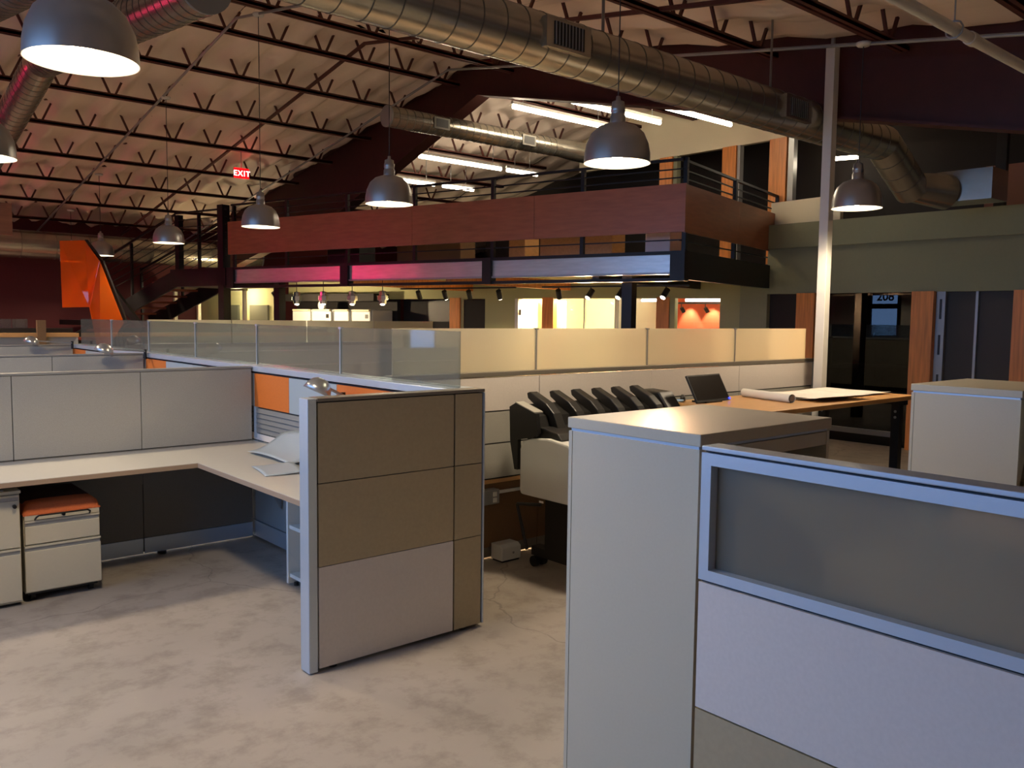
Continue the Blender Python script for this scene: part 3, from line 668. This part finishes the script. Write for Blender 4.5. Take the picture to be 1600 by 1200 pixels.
# ------------------------------------------------------------------ mezzanine (turned 14.6 degrees)
AZ = R(14.6); MN = Vector((math.cos(AZ), math.sin(AZ), 0)); MS = Vector((-math.sin(AZ), math.cos(AZ), 0)); M0 = Vector((8.118, 6.353, 0))
def mz(s, n, z): v = M0+MS*s+MN*n; return Vector((v.x, v.y, z))
def mbox(name, m, parent, s0, s1, n0, n1, z0, z1, bevel=0): return MB().fbox(lambda a, b_, z: mz(a, b_, z), s0, s1, n0, n1, z0, z1).build(name, m, parent, bevel)
mzr = thing('mezzanine', 'raised mezzanine deck with stained plywood fascia and black railing', 'mezzanine', mz(4, 1.5, 0))
for k in range(4):
    a = .0+k*2.12; mbox('fascia_panel', fasciam, mzr, a+(.0 if k == 0 else .002), a+2.118, 0, .03, 2.688, 3.25)
for a, c in ((.03, 1.8), (1.802, 3.55)): mbox('fascia_panel', fasciam, mzr, 0, .03, a, c, 2.68, 3.24)
dk = mbox('deck', darkw, mzr, .05, 8.45, .06, 4.4, 2.40, 2.46)
mbox('deck_ceiling', olive, mzr, .1, 8.4, .25, 3.45, 2.30, 2.33)
# edge channel with galvanised infill panels
ch = MB()
ch.fbox(mz, 0, 8.5, -.02, .10, 2.425, 2.465).fbox(mz, 0, 8.5, .0, .10, 2.11, 2.15)
ch.fbox(mz, -.02, .06, -.02, 3.08, 2.13, 2.465)
for s0, s1 in ((-.02, .165), (2.80, 2.945), (5.535, 5.70), (8.31, 8.5)): ch.fbox(mz, s0, s1, -.03, .10, 2.11, 2.465)
ch.build('edge_beam', blacks, mzr)
for s0, s1 in ((.165, 2.80), (2.945, 5.535), (5.70, 8.31)):
    mbox('infill_panel', deckm, mzr, s0, s1, .02, .05, 2.215, 2.425); mbox('bottom_lip', steel, mzr, s0, s1, -.005, .05, 2.19, 2.215)
for s in (1.2, 3.6, 5.75): mbox('cross_beam', woodm if s > 3 else blacks, mzr, s, s+.10, .12, 3.45, 2.14, 2.30)
for s, n in ((.86, .3), (7.5, .3)): mbox('column', blacks, mzr, s-.07, s+.07, n-.07, n+.07, 0, 2.3)
# railing
rl_ = MB()
for s in (.03, 1.42, 2.83, 4.24, 5.62, 7.02, 8.38): mbox('rail_post', blacks, mzr, s-.025, s+.025, .04, .09, 2.46, 3.54)
for n in (1.79, 3.58): mbox('rail_post', blacks, mzr, .04, .09, n-.03, n+.03, 2.46, 3.53)
for z in (3.54, 3.43, 3.33, 2.60): MB().bar(mz(0, .065, z), mz(8.45, .065, z), .04 if z > 3.5 else .015, .03 if z > 3.5 else .015).build('rail', blacks, mzr)
for z in (3.53, 3.42, 3.32, 2.59): MB().bar(mz(.065, 0, z), mz(.065, 3.6, z), .04 if z > 3.5 else .015, .03 if z > 3.5 else .015).build('rail', blacks, mzr)
# furniture boxes on the deck seen through the gap
for k, (s, n, w_, h_, mm) in enumerate(((.5, .7, .35, .42, whitep), (1.6, 1.2, 1.2, .5, woodtop), (3.2, 1.4, .3, .55, woodtop), (4.6, 1.6, 1.4, .5, brownw), (6.6, 1.3, .8, .45, black))):
    o = mbox('storage_crate', mm, None, s, s+w_, n, n+.4, 2.462, 2.462+h_, bevel=.01)
    tag(o, ['pale crate at the mezzanine corner', 'low wooden box on the mezzanine behind the railing, right', 'narrow wooden box on the mezzanine', 'wide brown box on the mezzanine, middle', 'black box on the mezzanine toward the stairs'][k], 'box')
# fluorescent strips above
for k, (x0, x1, y, z, lab) in enumerate(((7.75, 9.65, 9.07, 4.54, 'left of the three upper fluorescent strip lights'), (8.15, 10.0, 8.32, 4.54, 'middle of the three upper fluorescent strip lights'), (8.86, 10.85, 7.68, 4.54, 'right of the three upper fluorescent strip lights'),
        (7.9, 9.65, 11.55, 4.22, 'fluorescent strip light over the mezzanine middle, near half'), (9.75, 10.5, 11.55, 4.22, 'fluorescent strip light over the mezzanine middle, far half'), (8.0, 9.2, 12.9, 4.05, 'low far fluorescent strip light behind the fascia, left piece'), (9.35, 10.1, 12.9, 4.05, 'low far fluorescent strip light behind the fascia, right piece'))):
    t = thing('strip_light', lab, 'light', ((x0+x1)/2, y, z), 'fluorescent strips above the mezzanine')
    MB().tube((x0+.02, y, z), (x1-.02, y, z), .028, 12).build('tube', tubem, t)
    box('fixture_body', white, t, x0, x1, y-.022, y+.022, z+.035, z+.075)
    for x in (x0+.2, x1-.2): MB().tube((x, y, z+.07), (x, y, zj(y)+.02), .006, 6).build('hanger_rod', steel, t)

# ------------------------------------------------------------------ rooms below the mezzanine
NBW = 3.5
wb = sroot('wall_mezzanine_back', mz(4, NBW, 0))
def wseg(s0, s1, z0, z1, mm=olive, n0=NBW, n1=NBW+.12, name='plaster'): return mbox(name, mm, wb, s0, s1, n0, n1, z0, z1)
wseg(-.6, 11.0, 2.0, 2.46)
for s0, s1 in ((-.6, .89), (1.655, 1.745), (4.815, 5.50), (6.02, 6.08)): wseg(s0, s1, 0, 2.0)
for s0, s1 in ((1.745, 1.97), (3.97, 4.205), (6.085, 6.335)): wseg(s0, s1, 0, 2.02, woodm, NBW-.03, NBW+.1, 'wood_column')
wseg(6.34, 8.0, 0, 2.0, darkw, NBW+.5, NBW+.6, 'recess_wall'); wseg(5.50, 6.02, 0, 1.98, darkw, NBW+.02, NBW+.06, 'dark_door')
tv = mbox('television', black, None, 6.45, 7.25, NBW+.42, NBW+.47, 1.55, 2.0-.03); tag(tv, 'black television on the dark recess wall under the mezzanine', 'television')
# bright office behind: back wall, orange accent wall, ceiling, door leaf
mbox('office_wall', creamw, wb, .1, 5.0, NBW+2.6, NBW+2.7, 0, 2.46); mbox('office_ceiling', creamw, wb, .0, 5.0, NBW+.12, NBW+2.7, 2.4, 2.46)
mbox('partition_wall', creamw, wb, 2.74, 2.82, NBW+.12, NBW+2.6, 0, 2.4)
mbox('accent_wall', mat('orange_paint', (206, 92, 52), .7), wb, .2, 2.74, NBW+2.5, NBW+2.58, 0, 2.4)
mbox('office_side', creamw, wb, 4.86, 4.96, NBW+.12, NBW+2.6, 0, 2.4); mbox('office_side', creamw, wb, .0, .1, NBW+.12, NBW+2.6, 0, 2.4)
dl = sroot('door_2', mz(4.6, NBW, 0))
MB().fbox(mz, 4.22, 4.72, NBW+.80, NBW+.84, .02, 1.98).build('door_leaf', white, dl); mbox('door_panel', creamw, dl, 4.29, 4.64, NBW+.79, NBW+.80, 1.1, 1.85)
mbox('door_frame', white, dl, 4.74, 4.81, NBW-.01, NBW+.12, 0, 2.0); mbox('hinge', blacks, dl, 4.705, 4.73, NBW+.02, NBW+.04, 1.70, 1.80)
w2 = sroot('window_2', mz(3.4, NBW, 0)); mbox('pane', winglass, w2, 2.76, 3.96, NBW+.05, NBW+.06, .0, 2.0)
mbox('mullion', white, w2, 3.36, 3.38, NBW+.03, NBW+.08, 0, 2.0)
w3 = sroot('window_3', mz(2.2, NBW, 0)); mbox('pane', winglass, w3, 1.97, 2.72, NBW+.05, NBW+.06, 0, 2.0)
w4 = sroot('window_4', mz(1.27, NBW, 0)); mbox('pane', winglass, w4, .89, 1.655, NBW+.05, NBW+.06, 0, 2.0)
for k, (s0, s1, n) in enumerate(((.95, 1.62, NBW+.35), (2.0, 2.42, NBW+.35))):
    o = MB().tube(mz(s0, n, 1.975), mz(s1, n, 1.975), .022, 10).build('strip_light', tubem, None)
    tag(o, ['fluorescent strip inside the orange walled office window', 'short fluorescent strip inside the narrow textured window'][k], 'light')
for k, s in enumerate((2.28, 1.82)):
    t = thing('track_head', ['left spotlight inside the orange walled office', 'right spotlight inside the orange walled office'][k], 'spotlight', mz(s, NBW+1.7, 1.9))
    MB().tube(mz(s, NBW+1.7, 1.87), mz(s-.03, NBW+1.75, 1.79), .035, 12).build('can', black, t); MB().tube(mz(s, NBW+1.7, 1.86), mz(s, NBW+1.7, 1.939), .008, 8).build('stem', black, t)
    spot('office_spot', mz(s+.16, NBW+2.30, 2.02), mz(s+.16, NBW+2.50, 1.42), TRACK_W*.7, WARM, 1.0, .12)
tr = MB().fbox(mz, 1.5, 2.6, NBW+1.68, NBW+1.72, 1.94, 1.97).build('light_track', black, None); tag(tr, 'black light track inside the orange walled office', 'light track')
point('office_lamp_light', mz(3.7, NBW+.5, 2.2), 230, WARM2, .2); point('office_lamp_light', mz(1.6, NBW+.9, 2.25), 30, WARM2, .2)
for s, n, k in ((3.7, NBW+.5, 0), (1.6, NBW+.9, 1)):
    t = thing('ceiling_lamp', ['round ceiling lamp in the bright cream office', 'round ceiling lamp in the orange walled office'][k], 'lamp', mz(s, n, 2.38))
    MB().lathe([(.001, -.09), (.10, -.07), (.14, -.03), (.15, .02)], mz(s, n, 2.38), 20).build('diffuser', mat('opal_lamp', (255, 245, 225), .5, emit=(255, 225, 170), es=6), t)
# track with heads in front of the wall
for k, (s0, s1) in enumerate(((3.5, 5.9), (.6, 3.0))):
    o = MB().fbox(mz, s0, s1, 1.58, 1.62, 2.113, 2.137).build('light_track', black, None); tag(o, ['left black light track under the mezzanine', 'right black light track under the mezzanine'][k], 'light track')
heads = ((5.5, 0), (4.93, 1), (4.42, 0), (3.82, 1), (2.71, 0), (2.15, 1), (1.65, 1), (.95, 1))
ords = ['leftmost', 'second', 'third', 'fourth', 'fifth', 'sixth', 'seventh', 'rightmost']
lensm = mat('lit_lens', (255, 245, 230), .4, emit=(255, 240, 215), es=14)
for k, (s, on) in enumerate(heads):
    t = thing('track_head', f'black track spotlight under the mezzanine, {ords[k]} of eight from the left', 'spotlight', mz(s, 1.6, 2.1), 'track spotlights under the mezzanine')
    MB().tube(mz(s, 1.6, 2.112), mz(s, 1.6, 2.05), .010, 8).build('stem', black, t)
    dn_ = 1 if s > 2.5 else -1
    MB().tube(mz(s-.01, 1.6-.03*dn_, 2.075), mz(s+.02, 1.6+.06*dn_, 1.96), .042, 14).build('can', black, t)
    if on:
        MB().tube(mz(s+.02, 1.6+.06*dn_, 1.958), mz(s+.021, 1.6+.063*dn_, 1.954), .036, 14).build('lens', lensm, t)
        if s > 2.5: spot('track_spot_light', mz(s+.025, 1.68, 1.94), mz(s+.1, 3.0, 0.2), TRACK_W, WARM2, 1.5, .6)
        else: spot('track_spot_light', mz(s+.02, 1.52, 1.94), mz(-1.25, -2.7, 1.4), TRACK_W*10, (1, .58, .30), 1.1, .7)
t = thing('track_head', 'single lit spotlight aimed at the white fridges', 'spotlight', mz(9.2, 1.6, 2.1))
MB().tube(mz(9.2, 1.6, 2.40), mz(9.2, 1.6, 2.07), .010, 8).build('stem', black, t); MB().tube(mz(9.2, 1.57, 2.09), mz(9.2, 1.66, 1.98), .042, 14).build('can', black, t)
MB().tube(mz(9.2, 1.66, 1.978), mz(9.2, 1.664, 1.974), .036, 14).build('lens', lensm, t)
spot('track_spot_light', mz(9.2, 1.70, 1.93), mz(9.1, 3.0, 1.4), TRACK_W*2, WARM2, 2.3, .4)
# glass pendants under the front beam
for k, s in enumerate((7.41, 6.75, 6.07, 5.39)):
    c = mz(s, .6, 1.95); t = thing('glass_pendant', ['leftmost', 'second', 'third', 'rightmost'][k]+' of four faceted chrome pendants under the mezzanine', 'lamp', c, 'faceted pendants')
    MB().lathe([(.02, -.11), (.06, -.10), (.062, -.05), (.09, -.045), (.09, .03), (.06, .035), (.058, .10), (.02, .11)], c, 8, False).build('faceted_body', mat('chrome_glass', (215, 220, 225), .12, .9), t)
    MB().tube(c+Vector((0, 0, .11)), c+Vector((0, 0, .34)), .006, 6).build('stem', black, t)
    MB().lathe([(.001, -.125), (.03, -.12), (.035, -.11)], c, 12).build('lens', lensm, t)
# four white upright fridges and the dark kitchen wall
kw = sroot('wall_kitchen', mz(9.2, 4.0, 0)); mbox('panel', darkw, kw, 7.95, 11.0, 3.75, 3.85, 0, 2.35); mbox('soffit', darkw, kw, 7.95, 10.6, 3.05, 3.75, 1.95, 2.1)
for k, (s0, s1) in enumerate(((9.77, 10.33), (9.14, 9.71), (8.62, 9.06), (8.01, 8.54))):
    t = thing('upright_fridge', ['leftmost', 'second', 'third', 'rightmost'][k]+' of four white upright fridges below the mezzanine', 'fridge', mz((s0+s1)/2, 3.35, 0), 'white upright fridges')
    mbox('body', whitep, t, s0, s1, 3.08, 3.68, .03, 1.775, .02)
    mbox('door', whitep, t, s0+.005, s1-.005, 3.02, 3.075, .1, 1.74, .02); mbox('top_lip', creamw, t, s0+.02, s1-.02, 3.0, 3.06, 1.742, 1.78, .01); mbox('plinth', black, t, s0+.02, s1-.02, 3.1, 3.66, 0, .03)
    if k in (1, 3): mbox('notice', black, t, s0+.06, s0+.14, 3.015, 3.019, 1.60, 1.68)
ck = thing('wall_clock', 'round wall clock above the white fridges', 'clock', mz(9.4, 3.7, 1.88))
m = MB().tube(mz(9.42, 3.02, 1.86), mz(9.42, 3.05, 1.86), .11, 24).build('rim', steel, ck); MB().tube(mz(9.42, 3.012, 1.86), mz(9.42, 3.022, 1.86), .09, 24).build('dial', paper, ck)
MB().bar(mz(9.42, 3.008, 1.86), mz(9.40, 3.008, 1.91), .006, .004).bar(mz(9.42, 3.008, 1.86), mz(9.46, 3.008, 1.85), .006, .004).build('hands', black, ck)
# lit room with glazing at the left behind the stairs
lr = sroot('wall_meeting_room', mz(11.5, 2, 0))
mbox('back', olive, lr, 10.5, 13.3, 2.75, 2.85, 0, 2.4); mbox('header', olive, lr, 10.5, 13.3, 1.9, 2.0, 2.14, 2.4)
for s in (10.5, 11.25, 12.05, 12.9): mbox('mullion', creamw, lr, s, s+.06, 1.9, 1.97, 0, 2.14)
mbox('sill', creamw, lr, 10.5, 13.2, 1.89, 1.98, 1.40, 1.46)
for s, w_ in ((10.57, .68), (11.31, .74), (12.11, .79)): mbox('pane', winglass, lr, s, s+w_, 1.93, 1.94, 1.46, 2.14)
for s in (10.75, 11.75): mbox('dark_board', mat('pinboard', (84, 84, 70), .8), lr, s, s+.6, 2.70, 2.75, 1.42, 1.86)
point('meeting_room_light', mz(11.3, 2.35, 2.05), 30, WARM2, .1)
t = thing('ceiling_lamp', 'small ceiling lamp in the glazed meeting room behind the stairs', 'lamp', mz(11.3, 2.35, 2.3)); MB().lathe([(.001, -.08), (.08, -.06), (.10, 0)], mz(11.3, 2.35, 2.3), 16).build('diffuser', MATS['opal_lamp'], t)
MB().tube(mz(11.3, 2.35, 2.3), mz(11.3, 2.35, 2.45), .01, 8).build('stem', steel, t)

# ------------------------------------------------------------------ right: green wall with dark glazed offices
GX = 11.1
gw = sroot('wall_green', (GX, 3, 0)); gw['label'] = 'sage green wall over dark glazed offices'
box('header', greenw, gw, GX, GX+.25, -4.9, 7.15, 2.045, 2.70); box('ledge', greenw, gw, GX-.05, GX+.25, -4.9, 7.15, 2.70, 3.045)
box('stub_wall', greenw, gw, GX+.02, GX+.25, 7.15, 7.62, 0, 2.46); box('jamb', darkw, gw, GX+.1, GX+.2, 6.65, 7.15, 0, 2.045)
f_ = GX/10.5
for y0, y1 in ((6.00*f_, 6.265*f_), (4.46*f_, 4.718*f_), (3.30*f_, 3.59*f_)): box('wood_column', woodm, gw, GX-.06, GX+.18, y0, y1, 0, 2.05)
d3 = sroot('door_3', (GX, 5.6, 0))
box('pane', dglass, d3, GX+.08, GX+.09, 4.99, 6.36, 0, 2.045); box('frame', blacks, d3, GX+.05, GX+.12, 6.28, 6.345, 0, 2.045)
d4 = sroot('door_4', (GX, 4.2, 0))
box('frame', steel, d4, GX+.02, GX+.14, 4.60, 4.71, 0, 2.045); box('door_leaf', mat('charcoal_door', (52, 51, 47), .6), d4, GX+.08, GX+.11, 3.80, 4.60, 0, 2.045); box('frame', steel, d4, GX+.04, GX+.12, 4.22, 4.25, 0, 2.045)
for z in (.5, .95, 1.45, 1.9): box('frame_slot', black, d4, GX+.012, GX+.021, 4.64, 4.665, z-.2, z+.05)
box('frame', steel, d4, GX+.04, GX+.12, 3.78, 3.82, 0, 2.045)
wi = sroot('wall_office', (14, 3, 0)); box('back', darkw, wi, 14.0, 14.1, -4.9, 7.2, 0, 2.7); box('slab', darkw, wi, GX+.25, 14.1, -4.9, 7.2, 2.4, 2.5)
box('side', darkw, wi, GX+.25, 14, 7.15, 7.25, 0, 2.4); box('partition', darkw, wi, GX+.25, 14, 4.66, 4.72, 0, 2.4)
dc = thing('office_desk', 'dark desk with drawers behind the glass of the office door', 'desk', (12.6, 5.6, 0))
box('top', brownw, dc, 12.2, 13.0, 4.95, 6.7, .95, 1.0); box('drawers', black, dc, 12.25, 13.0, 5.0, 5.8, .02, .95); box('panel', black, dc, 12.9, 13.0, 5.8, 6.65, .02, .95); box('hutch', black, dc, 12.6, 13.0, 5.1, 5.7, 1.0, 1.35)
# upper storey wall with wood columns, white band and knee wall
uw = sroot('wall_upper', (11.6, 8, 2.5))
box('white_band', creamw, uw, 11.6, 11.7, 6.55, 11.6, 4.40, 5.25)
box('dark_back', darkw, uw, 12.9, 13.0, -4.9, 16, 2.46, 5.4); box('upper_floor', darkw, uw, GX+.25, 13.0, -4.9, 16, 2.46, 2.5)
for y0, y1 in ((9.35, 9.62), (8.08, 8.34), (7.19, 7.48)): box('wood_column', woodm, uw, 11.56, 11.70, y0, y1, 2.46, 4.40)
box('mullion', greenw, uw, 11.58, 11.68, 9.26, 9.34, 2.46, 4.40); box('mullion', steel, uw, 11.58, 11.68, 8.02, 8.07, 2.46, 4.40); box('mullion', steel, uw, 11.58, 11.68, 7.08, 7.17, 2.46, 4.40)
MB().prism([(11.3, 7.25, 2.5), (11.3, 6.15, 2.5), (11.3, 6.15, 3.42), (11.3, 7.25, 3.40)], (.08, 0, 0)).build('knee_wall', creamw, uw)
box('black_post', black, uw, 11.22, 11.3, 4.02, 4.14, 3.0, 4.1)
t = thing('strip_light', 'small strip light in the dark upper office at right', 'light', (12.4, 7, 4.2)); MB().tube((12.3, 6.95, 4.13), (12.3, 6.45, 4.10), .03, 10).build('tube', tubem, t)
bpn = box('panel', mat('dusty_pink_panel', (150, 104, 92), .7), uw, 11.5, 11.55, 3.1, 4.35, 3.05, 3.6)

# ------------------------------------------------------------------ far left: stairs, acrylic, counter, exit sign
stn = thing('staircase', 'black steel staircase with landing and cable railing at the mezzanine end', 'staircase', mz(10, .8, 0))
mbox('landing', blacks, stn, 8.5, 10.1, -.05, 1.2, 2.15, 2.46)
mbox('landing_post', blacks, stn, 8.55, 8.70, -.05, .1, 0, 3.55); mbox('landing_post', blacks, stn, 9.9, 10.02, 0, .1, 2.2, 3.45)
mbox('rail_post', blacks, stn, 9.3, 9.34, 0, .05, 2.46, 3.45)
for z in (3.48, 3.35, 3.22, 3.08, 2.95, 2.8, 2.65): MB().bar(mz(8.5, 0, z), mz(10.0, 0, z), .03 if z > 3.4 else .012, .03 if z > 3.4 else .012).build('rail', blacks, stn)
for n in (0, 1.1):
    for k, dz in enumerate((1.0, .86, .72, .58, .44, .30)): MB().bar(mz(10.0, n, 2.46+dz), mz(12.9, n, 1.62+dz*.95), .035 if k == 0 else .012, .035 if k == 0 else .012).build('sloped_rail', blacks, stn)
    MB().bar(mz(9.9, n, 2.33), mz(12.6, n, 1.45), .04, .30).build('stringer', blacks, stn)
    mbox('rail_post', blacks, stn, 11.4, 11.45, n-.02, n+.02, 1.9, 3.0); mbox('rail_post', blacks, stn, 12.85, 12.9, n-.02, n+.02, 0, 2.62)
for k in range(7): MB().fbox(mz, 10.15+k*.36, 10.15+k*.36+.30, .03, 1.07, 2.33-k*.118, 2.37-k*.118).build('tread', mat('stair_tread', (120, 60, 40), .5), stn)
mbox('landing', blacks, stn, 12.5, 13.8, -.2, 1.2, 1.40, 1.50)
for k in range(8): MB().fbox(mz, 11.25, 12.5, -.35-k*.27, -.08-k*.27, 1.28-k*.16, 1.33-k*.16).build('tread', MATS['stair_tread'], stn)
for s in (11.22, 12.5): MB().bar(mz(s, 0, 1.42), mz(s, -2.5, -.05+.12), .05, .25).build('stringer', blacks, stn)
for k in range(9): MB().bar(mz(11.9-k*.16, -.5, 2.35-k*.17), mz(11.75-k*.16, -.5, 1.2-k*.13), .03, .03).build('baluster', blacks, stn)
MB().bar(mz(12.1, -.5, 2.75), mz(10.3, -.5, 1.35), .06, .14).build('sloped_guard', blacks, stn)
ac = thing('acrylic_screen', 'folded translucent orange acrylic screen beside the stairs', 'screen', (3.2, 12.6, 1.4))
A_ = [Vector(q) for q in ((2.95, 12.9, 2.625), (3.19, 12.6, 2.63), (3.30, 12.35, 2.35), (3.20, 12.5, 1.73), (2.96, 12.9, 1.72))]
MB().prism(A_, (.006, .008, 0)).build('facet', plexi, ac)
B_ = [Vector(q) for q in ((3.30, 12.35, 2.35), (3.66, 12.6, 1.52), (3.34, 12.6, 1.0), (3.20, 12.5, 1.73))]
MB().prism(B_, (.006, -.008, 0)).build('facet', plexi, ac)
MB().tube((3.34, 12.6, 0), (3.34, 12.6, 1.0), .03, 10).build('support', blacks, ac)
MB().bar(A_[1]+Vector((.02, .02, 0)), A_[2]+Vector((.05, .05, 0)), .05, .03).bar(B_[0]+Vector((.05, .05, 0)), B_[1]+Vector((.05, .03, 0)), .05, .03).build('edge_bracket', blacks, ac)
co = thing('reception_counter', 'long counter with orange wood ledge and dark front before the red wall', 'counter', (1.5, 13, 0))
box('front', black, co, -1.5, 3.05, 12.75, 12.85, 0, 1.44); box('ledge', woodtop, co, -1.5, 3.05, 12.45, 12.75, 1.33, 1.38); box('base', fabric, co, -1.5, 3.05, 12.5, 12.74, 0, 1.33); box('post', brownw, co, 2.55, 2.65, 12.42, 12.5, 0, 1.55)
g = thing('counter_screen', 'low glass screen standing on the dark counter', 'screen', (1.9, 12.8, 1.44))
for a in (1.95, 2.14, 2.33): box('pane', clear, g, a, a+.18, 12.79, 12.80, 1.442, 1.56)
ex = thing('exit_sign', 'glowing red EXIT sign hanging under the roof', 'exit sign', (6.12, 14.3, 4.0))
box('housing', mat('sign_red', (200, 10, 20), .4, emit=(255, 8, 16), es=1.0), ex, 6.0, 6.26, 14.28, 14.31, 3.98, 4.15)
MB().tube((6.13, 14.3, 4.15), (6.13, 14.3, zj(14.3)+.3), .008, 6).build('stem', steel, ex)
tc = bpy.data.curves.new('lettering', 'FONT'); tc.body = 'EXIT'; tc.size = .13; tc.align_x = 'CENTER'; tc.extrude = .001; tc.offset = .0; tc.space_character = 1.15
tmp = bpy.data.objects.new('tmp', tc); COL.objects.link(tmp); bpy.context.view_layer.update()
dg = bpy.context.evaluated_depsgraph_get(); me = bpy.data.meshes.new_from_object(tmp.evaluated_get(dg)); bpy.data.objects.remove(tmp)
lt = bpy.data.objects.new('lettering', me); COL.objects.link(lt); me.materials.clear(); me.materials.append(mat('sign_letters', (255, 235, 225), .5, emit=(255, 225, 205), es=3.5)); lt.parent = ex
lt.matrix_local = Matrix(((1, 0, 0, .01), (0, 0, -1, -.025), (0, 1, 0, .017), (0, 0, 0, 1)))
pl = point('exit_sign_light', (6.13, 14.22, 4.2), .35, (1, .03, .05), .06)
hb = thing('hanging_board', 'maroon board hanging under the roof at the left edge', 'board', (1.9, 12.5, 2.6))
box('board', fasciam, hb, .6, 2.30, 12.4, 12.45, 2.62, 3.02)
for x in (.9, 1.7): MB().tube((x, 12.42, 3.02), (x, 12.42, zj(12.42)+.2), .006, 6).build('rod', steel, hb)
# pink neon on the left wall (lights the ducts pink)
ne = thing('neon_sign', 'pink neon tube sign on the left wall', 'neon sign', (-2.9, 17, 2.6))
MB().path([(-2.9, 16.5, 2.3), (-2.9, 17.7, 2.3), (-2.9, 17.7, 2.9), (-2.9, 16.5, 2.9), (-2.9, 16.5, 2.3)], .035, 10).build('tube', mat('pink_neon', (255, 60, 150), .4, emit=(255, 40, 130), es=22), ne)
box('backing', mat('pink_board', (255, 90, 160), .5), ne, -2.99, -2.96, 16.4, 17.8, 2.2, 3.0)
